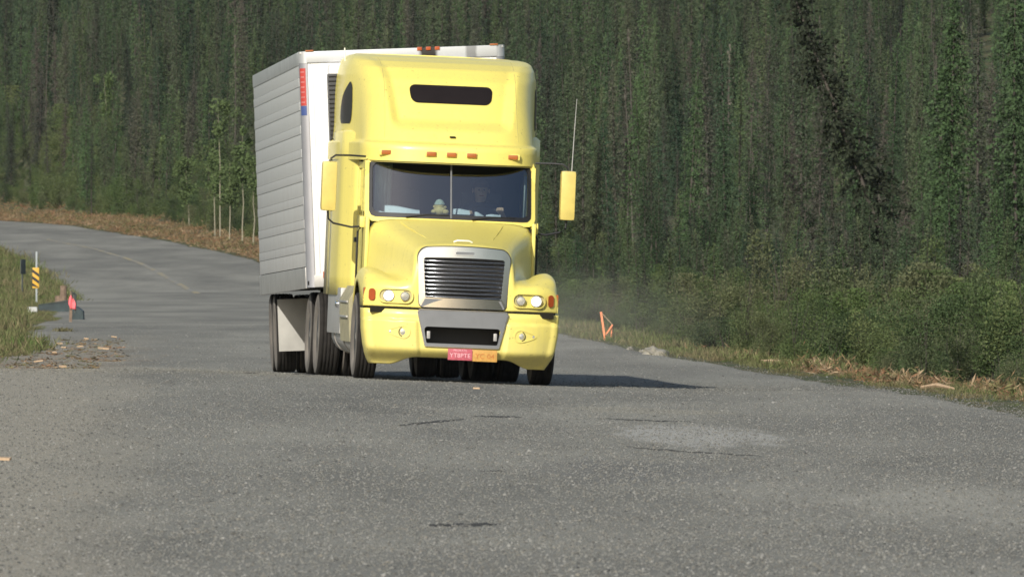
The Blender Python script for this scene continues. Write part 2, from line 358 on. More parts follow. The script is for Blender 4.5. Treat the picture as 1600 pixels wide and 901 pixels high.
def road_mat():
    m, nt, p = node_mat('gravel_road'); setc(p, (.17, .17, .16), .95, spec=.08)
    co = objco(nt)
    sx = nt.nodes.new('ShaderNodeSeparateXYZ'); nt.links.new(co, sx.inputs[0])
    big = noise(nt, mapped(nt, co, (.35, .05, 1)), 1., 5, .6)
    mid = noise(nt, mapped(nt, co, (2.2, .25, 1)), 1., 5, .65)
    fine = noise(nt, mapped(nt, co, (60, 5, 60)), 1., 4, .7)
    c = ramp(nt, big, [(.36, (.146, .144, .126)), (.5, (.203, .199, .172)), (.62, (.268, .262, .224))])
    c = mixc(nt, ramp(nt, mid, [(.35, .0), (.7, .55)]), c, (.22, .215, .188))
    c = mixc(nt, ramp(nt, fine, [(.3, .55), (.5, 0.), (.52, 0.)]), c, (.12, .12, .112))
    c = mixc(nt, ramp(nt, fine, [(.55, .0), (.75, .6)]), c, (.32, .315, .29))
    def blob(cx, cy, rx, ry, soft=.5, jag=.7):
        a = math_n(nt, 'DIVIDE', math_n(nt, 'SUBTRACT', sx.outputs[0], cx), rx); b = math_n(nt, 'DIVIDE', math_n(nt, 'SUBTRACT', sx.outputs[1], cy), ry)
        r2 = math_n(nt, 'ADD', math_n(nt, 'MULTIPLY', a, a), math_n(nt, 'MULTIPLY', b, b))
        r2 = math_n(nt, 'ADD', r2, math_n(nt, 'MULTIPLY', math_n(nt, 'SUBTRACT', mid, .5), jag * 4))
        return ramp(nt, r2, [(0.0, 1.), (max(.02, 1 - soft), .9), (1., 0.)])
    def lay(c, f, amt, col): return mixc(nt, math_n(nt, 'MULTIPLY', f, amt, True), c, col)
    c = lay(c, blob(px(1090, 144), 144, .85, 9., .5), .9, (.36, .355, .325))      # pale patch of loose gravel
    c = lay(c, blob(px(1480, 112), 110, .9, 9., .7), .5, (.33, .32, .275))
    c = lay(c, blob(px(90, 110), 116, .55, 30., .8, .4), .5, (.27, .258, .215))   # dusty wheel track on the left
    c = lay(c, blob(px(1010, 150), 162, 1.1, 3.2, .6), .5, (.30, .28, .22))
    c = lay(c, blob(px(1000, 122), 121, 1.0, 8., .8), .5, (.135, .135, .13))
    c = lay(c, blob(px(700, 135), 138, .8, 5., .8), .4, (.14, .14, .13))
    # pale brown gravel shoulder along the left side, its border wandering
    ln_ = N(nt, 'ShaderNodeMapRange'); nt.links.new(sx.outputs[1], ln_.inputs[0]); ln_.inputs[1].default_value = 86; ln_.inputs[2].default_value = 235; ln_.inputs[3].default_value = px(270, 86); ln_.inputs[4].default_value = px(225, 235)
    ds_ = math_n(nt, 'SUBTRACT', ln_.outputs[0], sx.outputs[0]); wob = noise(nt, mapped(nt, co, (.9, .08, 1)), 1., 4, .6)
    ds_ = math_n(nt, 'ADD', ds_, math_n(nt, 'MULTIPLY', math_n(nt, 'SUBTRACT', wob, .5), 1.9))
    fd_ = N(nt, 'ShaderNodeMapRange'); nt.links.new(sx.outputs[1], fd_.inputs[0]); fd_.inputs[1].default_value = 225; fd_.inputs[2].default_value = 275; fd_.inputs[3].default_value = 1; fd_.inputs[4].default_value = 0
    c = lay(c, math_n(nt, 'MULTIPLY', ramp(nt, ds_, [(0., 0.), (.75, 1.)]), fd_.outputs[0]), .9, (.305, .282, .228))
    # worn strip where gravel shoulder meets: brown litter on the far left shoulder
    c = lay(c, blob(px(60, 215), 214, 1.6, 34., .7, 1.2), .5, (.20, .17, .13))
    nt.links.new(c, p.inputs['Base Color'])
    bp = nt.nodes.new('ShaderNodeBump'); bp.inputs['Strength'].default_value = .5; bp.inputs['Distance'].default_value = .02
    nt.links.new(noise(nt, co, 28., 4, .7), bp.inputs['Height']); nt.links.new(bp.outputs[0], p.inputs['Normal'])
    return m
ry = np.concatenate([np.arange(20, 80, 4.), np.arange(80, 260, .5), np.arange(260, 700, 2.), np.arange(700, 1650, 8.)])
uu = np.linspace(0, 1, 60)
L_, R_ = left_edge(ry) - .15, right_edge(ry) + .1
RX = L_[:, None] * (1 - uu) + R_[:, None] * uu; RY = np.repeat(ry[:, None], 60, 1)
RZ = base_z(RX, RY) + .02
RZ[:, 0] -= .16; RZ[:, -1] -= .16; RZ[:, 1] -= .04; RZ[:, -2] -= .04
tag(new_obj('road', grid_mesh('road', np.stack([RX, RY, RZ], -1)), road_mat()), kind='structure')
# worn centre line on the far curve
def strip(name, pts, w, mat, dz=.026, gaps=None):
    P = []
    for i, (x, y) in enumerate(pts):
        a = Vector(pts[min(i + 1, len(pts) - 1)]) - Vector(pts[max(i - 1, 0)]); n = Vector((a.y, -a.x)).normalized() * w / 2
        P.append([(x + n.x * k, y + n.y * k, gz(x + n.x * k, y + n.y * k) + dz) for k in (-1, -.3, .3, 1)])
    return new_obj(name, grid_mesh(name, P), mat)
line = [(px(300, 510) - .0 + 0, 510)]
cl = []
for yy in np.arange(500, 700, 4.): cl.append((float((np.interp(yy, *RE) + np.interp(yy, *LE)) / 2) + .1, float(yy)))
def worn_line_mat():
    m, nt, p = node_mat('worn_line'); setc(p, (.30, .24, .12), .9)
    co = objco(nt); n = noise(nt, mapped(nt, co, (2, .1, 1)), 1., 4, .7)
    nt.links.new(mixc(nt, ramp(nt, n, [(.44, 0.), (.66, 1.)]), (.20, .195, .17), (.32, .26, .13)), p.inputs['Base Color']); return m
tag(strip('centre_line', cl, .22, worn_line_mat()), kind='structure')
# open cracks and sunken seams in the road surface
def crack(p0, p1, y0, y1, w, n=26, amp=.05, seed=1):
    rr = random.Random(seed); pts = []
    for i in range(n):
        t = i / (n - 1); y = y0 + (y1 - y0) * t; x = px(p0 + (p1 - p0) * t, y)
        pts.append((x, y + rr.uniform(-1, 1) * amp * 6, w * (.25 + math.sin(math.pi * t) * rr.uniform(.5, 1.2))))
    P = [[(x, y + k * ww, gz(x, y) + .0235 + (0 if abs(k) > .5 else -.0)) for k in (-1, -.4, .4, 1)] for x, y, ww in pts]
    o = new_obj('road_crack', grid_mesh('road_crack', P), M['crack']); return tag(o, kind='structure')
M['crack'] = plain('crack_dark', (.055, .053, .05), .95, spec=.1, var=.3)  # dark tone of the flat crack strips
crack(622, 725, 144, 150, .6, seed=3); crack(668, 782, 99.0, 100.2, .42, seed=5); crack(740, 815, 153, 153.6, .5, seed=8)
crack(930, 1085, 154, 154.5, .3, seed=9); crack(975, 1190, 134, 131.5, .25, seed=11); crack(745, 790, 119, 119.3, .12, seed=13)
crack(380, 402, 186, 186.5, .5, seed=14); crack(455, 495, 187.2, 187.8, .8, seed=15)

# ------------------------------------------------------------------ instancer for uncountable stuff
def instancer(name, sources, pts, rots, scls, idx, kind='stuff'):
    coll = bpy.data.collections.new(name + '_source')
    for i, me in enumerate(sources):
        o = bpy.data.objects.new('%s_source_%02d' % (name, i), me); coll.objects.link(o)
    me = bpy.data.meshes.new(name); me.vertices.add(len(pts)); me.vertices.foreach_set('co', np.asarray(pts, np.float32).ravel())
    for nm, arr, ty in (('rot', rots, 'FLOAT_VECTOR'), ('scl', scls, 'FLOAT_VECTOR')):
        a = me.attributes.new(nm, ty, 'POINT'); a.data.foreach_set('vector', np.asarray(arr, np.float32).ravel())
    a = me.attributes.new('pick', 'INT', 'POINT'); a.data.foreach_set('value', np.asarray(idx, np.int32))
    o = bpy.data.objects.new(name, me); COL.objects.link(o)
    ng = bpy.data.node_groups.new(name, 'GeometryNodeTree')
    ng.interface.new_socket('Geometry', in_out='INPUT', socket_type='NodeSocketGeometry'); ng.interface.new_socket('Geometry', in_out='OUTPUT', socket_type='NodeSocketGeometry')
    gi = ng.nodes.new('NodeGroupInput'); go = ng.nodes.new('NodeGroupOutput')
    ci = ng.nodes.new('GeometryNodeCollectionInfo'); ci.inputs['Collection'].default_value = coll
    ci.inputs['Separate Children'].default_value = True; ci.inputs['Reset Children'].default_value = True
    ip = ng.nodes.new('GeometryNodeInstanceOnPoints'); ip.inputs['Pick Instance'].default_value = True
    def att(nm, ty):
        n = ng.nodes.new('GeometryNodeInputNamedAttribute'); n.data_type = ty; n.inputs[0].default_value = nm
        return [s for s in n.outputs if s.name == 'Attribute' and s.enabled][0]
    ng.links.new(gi.outputs[0], ip.inputs['Points']); ng.links.new(ci.outputs[0], ip.inputs['Instance'])
    ng.links.new(att('pick', 'INT'), ip.inputs['Instance Index']); ng.links.new(att('rot', 'FLOAT_VECTOR'), ip.inputs['Rotation']); ng.links.new(att('scl', 'FLOAT_VECTOR'), ip.inputs['Scale'])
    ng.links.new(ip.outputs[0], go.inputs[0])
    md = o.modifiers.new('scatter', 'NODES'); md.node_group = ng
    return tag(o, kind=kind)

# ------------------------------------------------------------------ plants
def leaf_quads(C, D, L, W, rg):
    """C centres, D unit directions, L lengths, W widths -> quads"""
    n = len(C); rnd = rg.normal(size=(n, 3)); side = np.cross(D, rnd); side /= np.linalg.norm(side, axis=1)[:, None] + 1e-9
    L = np.asarray(L)[:, None] / 2; W = np.asarray(W)[:, None] / 2
    V = np.stack([C - D * L, C - side * W + D * L * .1, C + D * L, C + side * W + D * L * .1], 1).reshape(-1, 3)
    return V, np.arange(4 * n).reshape(-1, 4)
def trunk_mesh(H, r0, rg, bend=.15, seg=6, n=8, base=-.4):
    V = []; 
    for i in range(n):
        t = i / (n - 1); z = base + (H - base) * t; off = np.array([bend * math.sin(t * 2.1), bend * .6 * math.sin(t * 3.3 + 1)]) * t
        r = r0 * (1 - t) ** .8 + .008
        for k in range(seg):
            a = 2 * math.pi * k / seg; V.append((off[0] + r * math.cos(a), off[1] + r * math.sin(a), z))
    Fq = [(i * seg + k, i * seg + (k + 1) % seg, (i + 1) * seg + (k + 1) % seg, (i + 1) * seg + k) for i in range(n - 1) for k in range(seg)]
    return np.array(V), np.array(Fq), (lambda t: np.stack([bend * np.sin(t * 2.1) * t, bend * .6 * np.sin(t * 3.3 + 1) * t], -1))
def spruce(seed, H, Rad, nb=110, lo=.10, sparse=0., dens=34, ls=.085):
    rg = np.random.default_rng(seed); TV, TF, off = trunk_mesh(H, .055 * H / 8, rg)
    Cs, Ds, Ls, Ws, Ts = [], [], [], [], []
    clump = rg.random(12)
    for b in range(nb):
        f = lo + (1 - lo) * (b + rg.random()) / nb; az = rg.random() * 2 * math.pi
        prof = (1 - f) ** .62 * (.55 + .45 * math.sin(min(1, f * 4) * 1.57))
        if rg.random() < sparse * (1 - f): continue
        ln = Rad * prof * rg.uniform(.45, 1.2) * (.75 + .5 * clump[int(f * 11.9)]) + .07
        k = max(2, int(ln * dens)); t = np.sort(rg.random(k)) ** .8
        d = np.array([math.cos(az), math.sin(az), 0]); o2 = off(np.array([f]))[0]
        P = np.array([o2[0], o2[1], f * H]) + d * (ln * t)[:, None] + np.array([0, 0, -1.]) * (ln * .45 * t ** 1.6)[:, None] + rg.normal(size=(k, 3)) * [.07, .07, .05]
        dd = d * .6 + rg.normal(size=(k, 3)) * .5 + np.array([0, 0, -.45]); dd /= np.linalg.norm(dd, axis=1)[:, None]
        Cs.append(P); Ds.append(dd); Ls.append(rg.uniform(.8, 1.7, k) * ls * (1 if f < .9 else .7)); Ws.append(rg.uniform(.45, .9, k) * ls)
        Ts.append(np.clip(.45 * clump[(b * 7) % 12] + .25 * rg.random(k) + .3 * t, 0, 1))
    k = 10; o2 = off(np.array([1.]))[0]; P = np.stack([np.full(k, o2[0]), np.full(k, o2[1]), H - np.linspace(-.12, .5, k)], 1) + rg.normal(size=(k, 3)) * .03
    Cs.append(P); Ds.append(np.tile([0, 0, 1.], (k, 1))); Ls.append(np.full(k, .2)); Ws.append(np.full(k, .07)); Ts.append(np.full(k, .6))
    V, Fq = leaf_quads(np.concatenate(Cs), np.concatenate(Ds), np.concatenate(Ls), np.concatenate(Ws), rg)
    return (TV, TF), (V, Fq, np.repeat(np.concatenate(Ts), 4))
def broadleaf(seed, H, Rad, nstem=5, nl=1500, ls=.11, lo=.15, trunk_r=.02, spread=.5, top=.9, lump=7):
    """shrub or small tree: bent stems and a lumpy cloud of leaves"""
    rg = np.random.default_rng(seed); TVs, TFs = [], []; base = 0; tips = []
    for s_ in range(nstem):
        az = rg.random() * 6.283; sp = rg.random() * spread * Rad; hh = H * rg.uniform(.65, 1.)
        n, seg = 6, 4
        for i in range(n):
            t = i / (n - 1); c = np.array([math.cos(az), math.sin(az)]) * sp * t ** 1.4 + rg.normal(size=2) * .012 * H * t; z = -.2 + (hh * .96 + .2) * t
            r = trunk_r * (1 - .85 * t)
            for k in range(seg): a = 6.283 * k / seg; TVs.append((c[0] + r * math.cos(a), c[1] + r * math.sin(a), z))
            if t >= lo + .1: tips.append((c[0], c[1], z))
        TFs += [(base + i * seg + k, base + i * seg + (k + 1) % seg, base + (i + 1) * seg + (k + 1) % seg, base + (i + 1) * seg + k) for i in range(n - 1) for k in range(seg)]
        base += n * seg
    lumps = []
    for _ in range(lump):
        tp = tips[rg.integers(len(tips))]; lumps.append((tp[0] + rg.normal() * Rad * .28, tp[1] + rg.normal() * Rad * .28, min(H * .95, max(H * lo, tp[2] + rg.normal() * .06 * H)), Rad * rg.uniform(.22, .5), rg.random()))
    Ls_ = np.array(lumps); pick = rg.integers(0, lump, nl); u = rg.normal(size=(nl, 3)); u /= np.linalg.norm(u, axis=1)[:, None]
    rad = rg.random(nl) ** .45
    C = Ls_[pick, :3] + u * (Ls_[pick, 3] * rad)[:, None] * [1, 1, 1.25]
    C[:, 2] = np.clip(C[:, 2], .03, H)
    D = u * .5 + rg.normal(size=(nl, 3)) * .6 + [0, 0, .25]; D /= np.linalg.norm(D, axis=1)[:, None]
    V, Fq = leaf_quads(C, D, rg.uniform(.7, 1.6, nl) * ls, rg.uniform(.4, .8, nl) * ls, rg)
    tone = np.clip(.25 + .35 * Ls_[pick, 4] + .4 * (rg.random(nl) - .3), 0, 1)
    return (np.array(TVs), np.array(TFs)), (V, Fq, np.repeat(tone, 4))
def joined(name, tr, cr, mt, mc):
    V = np.concatenate([tr[0], cr[0]]); Fq = np.concatenate([tr[1], cr[1] + len(tr[0])])
    me = np_mesh(name, V, Fq, np.concatenate([np.full(len(tr[0]), .5), cr[2]]), np.concatenate([np.zeros(len(tr[1])), np.ones(len(cr[1]))]))
    me.materials.append(mt); me.materials.append(mc); return me
def split_meshes(name, tr, cr, mt, mc):
    a = np_mesh(name + '_trunk', tr[0], tr[1], np.full(len(tr[0]), .5)); a.materials.append(mt)
    b = np_mesh(name + '_crown', cr[0], cr[1], cr[2]); b.materials.append(mc); return a, b
def plant_thing(name, meshes, loc, rot, scl, label, cat, group, partnames=('trunk', 'crown')):
    e = empty(name, loc, rot); e.scale = scl
    for me, pn in zip(meshes, partnames):
        o = bpy.data.objects.new(pn, me); COL.objects.link(o); o.parent = e
    return tag(e, label, cat, group)
HB = 8.0
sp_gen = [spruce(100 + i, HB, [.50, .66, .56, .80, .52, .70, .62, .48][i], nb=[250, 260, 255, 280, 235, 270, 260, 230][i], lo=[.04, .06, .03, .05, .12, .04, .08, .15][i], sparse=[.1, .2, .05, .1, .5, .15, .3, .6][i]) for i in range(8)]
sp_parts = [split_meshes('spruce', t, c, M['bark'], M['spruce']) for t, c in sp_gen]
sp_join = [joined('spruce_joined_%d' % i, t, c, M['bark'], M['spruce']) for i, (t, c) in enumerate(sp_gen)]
# special trees are placed by hand; the forest keeps clear of them
special = []
def in_view(x, y, m=60): p = 800 + x * F / y; return -m < p < 1600 + m
pts = []
step = 1.5
for yy in np.arange(440, 1560, step):
    hw = yy * .0333 * 1.18 + 3
    xs = np.arange(-hw, hw, step); xs = xs + rng.uniform(-.6, .6, len(xs)); yv = yy + rng.uniform(-.7, .7, len(xs))
    pts.append(np.stack([xs, yv], 1))
pts = np.concatenate(pts)
re_ = np.interp(pts[:, 1], *RE); d_ = pts[:, 0] - re_
clr = np.interp(pts[:, 1], [440, 560, 700, 1100], [6, 3.6, 3.3, 4.6])
ok = (d_ > clr + vnoise(pts[:, 0] * .3, pts[:, 1] * .1) * 2) & ((pts[:, 1] > front_y(pts[:, 0]) - 25 + 30 * vnoise(pts[:, 0] * .4, pts[:, 1] * .02)) | ((pts[:, 1] < 690) & (pts[:, 0] > -8)))
dens = np.interp(pts[:, 1] - front_y(pts[:, 0]), [-20, 60, 140], [.28, .33, .36]) + .7 * vnoise(pts[:, 0] * .45, pts[:, 1] * .05); mid_ = (pts[:, 1] < front_y(pts[:, 0]) - 15) & (pts[:, 1] < 690); dens = np.where(mid_, .075 + .06 * np.clip((pts[:, 1] - 520) / 170, 0, 1), dens); ok &= rng.random(len(pts)) < dens
pts = pts[ok]; zg = base_z(pts[:, 0], pts[:, 1])
lim = HC + (345 + 40) / F * pts[:, 1]; keep = zg < lim; pts, zg = pts[keep], zg[keep]
# young spruces scattered through the brush
yp = []
for yy in np.arange(300, 445, 3.):
    x0 = float(np.interp(yy, *RE)) + 2.2
    for _ in range(7): yp.append((x0 + abs(rng.normal(0, 1)) * 7, yy))
yp = np.array(yp); npy = len(yp); pts = np.concatenate([pts, yp]); zg = np.concatenate([zg, base_z(yp[:, 0], yp[:, 1])])
n = len(pts); Ht = (3.2 + 5.2 * rng.random(n) ** 1.25) * np.where(pts[:, 0] < -14, 1.15, 1.) * (1 + .25 * vnoise(pts[:, 0] * .1, pts[:, 1] * .05)); 
# young trees where the wood meets the clearing
Ht[-npy:] = rng.uniform(1.3, 3.9, npy); edge_d = np.clip((pts[:, 0] - np.interp(pts[:, 1], *RE) - 5) / 5, 0, 1); Ht = Ht * (.62 + .38 * edge_d)
print('spruces', n)
score = np.where([in_view(a, b, 10) for a, b in pts], Ht / pts[:, 1], 0) * (1 + .0 * rng.random(n))
# how far behind the front of the wood a tree stands decides how much of it shows
front = pts[:, 1] - front_y(pts[:, 0]); score = score * np.exp(-np.clip(front, 0, None) / 90.)
order = np.argsort(-score); NEAR = set(order[:292].tolist())
G_SP = 'spruces in the dense wood on the hillside'
rots = np.stack([rng.normal(0, .02, n), rng.normal(0, .02, n), rng.uniform(0, 6.28, n)], 1); vi = rng.integers(0, 8, n)
sc3 = np.stack([Ht / HB * rng.uniform(.9, 1.15, n), Ht / HB * rng.uniform(.9, 1.15, n), Ht / HB], 1)
sc3[:, 0] = sc3[:, 1] = sc3[:, 0] * .6 + .4 * .8
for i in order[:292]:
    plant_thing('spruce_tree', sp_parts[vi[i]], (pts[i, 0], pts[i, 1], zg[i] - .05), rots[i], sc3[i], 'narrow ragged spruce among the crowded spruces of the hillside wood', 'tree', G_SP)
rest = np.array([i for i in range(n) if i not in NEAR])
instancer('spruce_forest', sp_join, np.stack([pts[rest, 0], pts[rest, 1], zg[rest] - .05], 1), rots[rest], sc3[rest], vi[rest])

# single trees one can pick out
def special_tree(name, gen, mt, mc, pxl, y, rot, scl, label, cat='tree', group=None, z=None):
    pm = split_meshes(name, gen[0], gen[1], mt, mc); x = px(pxl, y)
    return plant_thing(name, pm, (x, y, (gz(x, y) if z is None else z) - .1), rot, scl, label, cat, group)
# bare dead trunks between the green spruces
sn = [spruce(560 + i, 7.5, .38, nb=60, lo=.25, sparse=.9, dens=16, ls=.08) for i in range(3)]
sn_parts = [split_meshes('snag', t, c, M['snag_bark'], M['snag_bark']) for t, c in sn]
rs_ = np.random.default_rng(77)
for k in range(30):
    yv = rs_.uniform(520, 760) if k % 3 else rs_.uniform(700, 980); pv = rs_.uniform(870, 1620) if k % 3 else rs_.uniform(-20, 420); xv = px(pv, yv)
    if xv < np.interp(yv, *RE) + 4 or 870 < pv < 925: continue
    s_ = rs_.uniform(.6, 1.0); plant_thing('dead_tree', sn_parts[k % 3], (xv, yv, gz(xv, yv) - .05), (rs_.normal(0, .04), rs_.normal(0, .04), rs_.uniform(0, 6)), (s_, s_, s_), 'bare grey dead spruce standing among the green spruces', 'dead tree', 'dead spruces in the wood')
lean = spruce(501, 11.2, 1.12, nb=380, lo=.02, sparse=.28, dens=28, ls=.125)
special_tree('leaning_spruce', lean, M['bark'], M['spruce_dark'], 1420, 418, (0, R(-21), R(0)), (1, 1, 1), 'dark leaning spruce slanting across the wood at upper right')
gsp = spruce(502, 8.6, .95, nb=420, lo=.04, sparse=.05, dens=32, ls=.10)
special_tree('tall_spruce', gsp, M['bark'], M['spruce_green'], 1488, 416, (0, R(-1), 1.), (1, 1, 1), 'full dark green spruce right of the leaning one')
bsp = spruce(503, 8.2, .6, nb=190, lo=.25, sparse=.4)
special_tree('spruce_tree', bsp, M['bark'], M['spruce'], 1532, 430, (0, R(1), 2.), (1, 1, 1), 'thin brownish spruce just right of the full green spruce')
special_tree('spruce_tree', spruce(504, 9.5, .9, nb=340, lo=.05, ls=.1), M['bark'], M['spruce_green'], 1590, 425, (0, R(1), 2.), (1, 1, 1), 'bushy green spruce cut off by the right side of the photo')
special_tree('spruce_tree', spruce(505, 8.6, .8, nb=300, lo=.05, ls=.13), M['bark'], M['spruce_dark'], 78, 985, (0, R(-2), 2.), (1.25, 1.25, 1.12), 'darker spruce rising above its neighbours at far left')
def aspen(seed, H, nl=700, lo=.35): return broadleaf(seed, H, .75, nstem=1, nl=int(nl * 2), ls=.13, lo=lo, trunk_r=.034, spread=.15, lump=14)
AS = [(252, 760, 5.4, 'light green young aspen standing in front of the dark spruces', .25), (336, 668, 5.4, 'pale trunked aspen, left of a close pair by the clearing', .4), (344, 664, 6.2, 'pale trunked aspen, right of a close pair by the clearing', .45),
      (359, 655, 4.7, 'slim pale birch between the close pair and the tall one', .4), (379, 640, 6.4, 'tall pale trunked birch nearest the trailer', .45), (396, 636, 5.2, 'pale birch half hidden by the trailer back corner', .4), (296, 712, 4.6, 'small leafy aspen with thin stem at the clearing', .3), (166, 880, 5.0, 'bright green young aspen among spruces at far left', .2)]
for i, (p_, y_, H_, lab, lo_) in enumerate(AS):
    special_tree('aspen_tree', aspen(520 + i, H_, lo=lo_, nl=620), M['birch_bark'], M['aspen'], p_, y_, (0, R(random.uniform(-3, 2)), i), (1, 1, 1), lab, 'tree', None)

# brush along the right verge
br = [broadleaf(600 + i, [2.2, 1.6, 2.8, 1.9, 2.4, 1.3][i], [1.1, 1.0, 1.25, .9, 1.2, .8][i], nstem=[6, 7, 7, 5, 8, 6][i], nl=[4600, 3600, 5600, 3400, 5200, 2700][i], ls=.06, lo=.06, lump=[11, 9, 14, 8, 13, 7][i]) for i in range(6)]
br_parts = [split_meshes('willow', t, c, M['bark'], M['willow']) for t, c in br]
br_join = [joined('willow_joined_%d' % i, t, c, M['bark'], M['willow']) for i, (t, c) in enumerate(br)]
bp_ = []
rg2 = np.random.default_rng(21)
for yy in np.arange(219, 700, 1.4):
    re0 = float(np.interp(yy, *RE)); x0 = re0 + float(np.interp(yy, [186, 215, 230, 260, 300, 640], [3.0, 1.6, 1.0, .8, 1.0, 2.6])); x1 = yy * .0333 * 1.25 + 1.5
    if x1 <= x0: continue
    if 430 < yy < 560: x1 = min(x1, re0 + 8)
    for _ in range(max(1, int((x1 - x0) * .55 * (1 if yy < 340 else .6)))):
        x = rg2.uniform(x0, x1)
        if yy > 560 and x - re0 > 12: continue
        bp_.append((x, yy + rg2.uniform(-.6, .6)))
for yy in np.arange(640, 1120, 1.6):
    re0 = float(np.interp(yy, *RE)); w_ = float(np.interp(yy, [640, 1100], [2.7, 4.2]))
    for _ in range(3): bp_.append((re0 + w_ + rg2.uniform(0, 4.5), yy))
bp_ = np.array(bp_); bz = base_z(bp_[:, 0], bp_[:, 1]); nb_ = len(bp_); bi = rg2.integers(0, 6, nb_)
bs = rg2.uniform(.5, 1.2, nb_) * np.where(rg2.random(nb_) < .08, 1.4, 1.) * np.interp(bp_[:, 1], [186, 240, 330, 430, 640], [.58, .72, .66, .45, .85]) * np.interp(bp_[:, 0] - np.interp(bp_[:, 1], *RE), [0, 4, 14], [.5, .85, 1.15]) * (1 + .9 * vnoise(bp_[:, 0] * .35, bp_[:, 1] * .05))
print('shrubs', nb_)
sc = np.array([bs[i] / bp_[i, 1] * (1 if in_view(bp_[i, 0], bp_[i, 1], 10) else 0) for i in range(nb_)]); od = np.argsort(-sc); nearb = od[:250]
brot = np.stack([np.zeros(nb_), np.zeros(nb_), rg2.uniform(0, 6.28, nb_)], 1)
for i in nearb:
    plant_thing('willow_shrub', br_parts[bi[i]], (bp_[i, 0], bp_[i, 1], bz[i] - .05), brot[i], (bs[i],) * 3, 'leafy green willow shrub in the brush along the right verge', 'shrub', 'willow shrubs beyond the right edge of the road', ('stem', 'foliage'))
rs = od[250:]
instancer('far_brush', br_join, np.stack([bp_[rs, 0], bp_[rs, 1], bz[rs] - .05], 1), brot[rs], np.repeat(bs[rs][:, None], 3, 1), bi[rs])

# small tufts: grass, slash, stones
def tuft(seed, n, h, spread, wid, lean_=.5, horiz=False, matname='grass', curl=.0):
    rg = np.random.default_rng(seed); C = np.stack([rg.normal(0, spread, n), rg.normal(0, spread, n), np.zeros(n)], 1)
    L = rg.uniform(.5, 1.2, n) * h; D = rg.normal(size=(n, 3)) * lean_ + [0, 0, 0 if horiz else 1.]; 
    if horiz: D[:, 2] = np.abs(D[:, 2]) * .45
    D /= np.linalg.norm(D, axis=1)[:, None]
    C = C + D * L[:, None] * .45 + [0, 0, .02]
    V, Fq = leaf_quads(C, D, L, np.full(n, wid) * rg.uniform(.6, 1.4, n), rg)
    me = np_mesh(matname + '_tuft', V, Fq, np.repeat(rg.random(n), 4)); me.materials.append(M[matname]); return me
grass_src = [tuft(700 + i, 110, .15, .16, .011) for i in range(4)]
slash_src = [tuft(720 + i, 44, .27, .24, .034, 1., True, 'slash') for i in range(4)]
def scatter(name, src, P, smin, smax, seed, tilt=.1):
    P = np.array(P); rg = np.random.default_rng(seed); n = len(P); z = base_z(P[:, 0], P[:, 1])
    s = rg.uniform(smin, smax, n)[:, None] * np.array([[1, 1, 1]]) * (P[:, 2:3] if P.shape[1] > 2 else 1)
    return instancer(name, src, np.stack([P[:, 0], P[:, 1], z], 1), np.stack([rg.normal(0, tilt, n), rg.normal(0, tilt, n), rg.uniform(0, 6.28, n)], 1), s, rg.integers(0, len(src), n))
rg3 = np.random.default_rng(33); GP = []
for yy in np.arange(196, 640, .55):                                     # left verge
    le0 = float(left_edge(yy)); x0 = -yy * .0333 * 1.25 - 1.5; w = le0 - x0
    if w > 0:
        for _ in range(int(w * 3.2) + 1):
            gx = rg3.uniform(x0, le0 + .1); gpx = 800 + gx * F / yy; g_ = float(np.interp(yy, [196, 300, 640], [.9, 1.15, 1.7]))
            if 15 < gpx < 150 and 250 < yy < 372: g_ *= .22
            if 15 < gpx < 150 and 372 < yy < 440: g_ *= .6
            if float(vnoise(gx * .6, yy * .12)) < -.16: g_ *= .45
            GP.append((gx, yy + rg3.uniform(-.3, .3), g_ * rg3.uniform(.6, 1.2)))
for yy in np.arange(165, 520, .6):                                      # right verge
    re0 = float(right_edge(yy))
    for _ in range(6 if yy > 220 else 3): GP.append((re0 + .05 + abs(rg3.normal(0, 2.0)), yy + rg3.uniform(-.3, .3), rg3.uniform(.3, .95) * (.62 if yy < 214 else 1)))
print('grass', len(GP))
tag(scatter('verge_grass', grass_src, GP, .6, 1.5, 41))
SP_ = []
for yy in np.arange(163, 250, .45):                                     # orange brown litter at right
    re0 = float(right_edge(yy))
    for _ in range(16 if yy < 222 else 3): SP_.append((re0 + .6 + (rg3.uniform(0, 5.5) if yy < 222 else abs(rg3.normal(0, 1.8))), yy, rg3.uniform(.22, .6)))
for yy in np.arange(560, 1150, .8):                                     # cleared strip beyond the far curve
    re0 = float(right_edge(yy)); w = float(np.interp(yy, [560, 700, 1100], [3.2, 3.6, 5.0]))
    for _ in range(14): SP_.append((re0 + rg3.uniform(.1, w), yy + rg3.uniform(-.4, .4), rg3.uniform(.2, .7)))
tag(scatter('slash_litter', slash_src, SP_, .6, 1.4, 43, .3))
def pebble(seed, mat='stone'):
    rg = np.random.default_rng(seed); bm = bmesh.new(); bmesh.ops.create_icosphere(bm, subdivisions=1, radius=1.)
    for v in bm.verts: v.co = Vector((v.co.x * rg.uniform(.7, 1.25), v.co.y * rg.uniform(.7, 1.25), v.co.z * rg.uniform(.5, .8) + .25))
    me = bpy.data.meshes.new('pebble'); bm.to_mesh(me); bm.free()
    a = me.attributes.new('tone', 'FLOAT', 'POINT'); a.data.foreach_set('value', [.4] * len(me.vertices)); me.materials.append(M[mat]); return me
peb = [pebble(800 + i) for i in range(5)]
PP = []
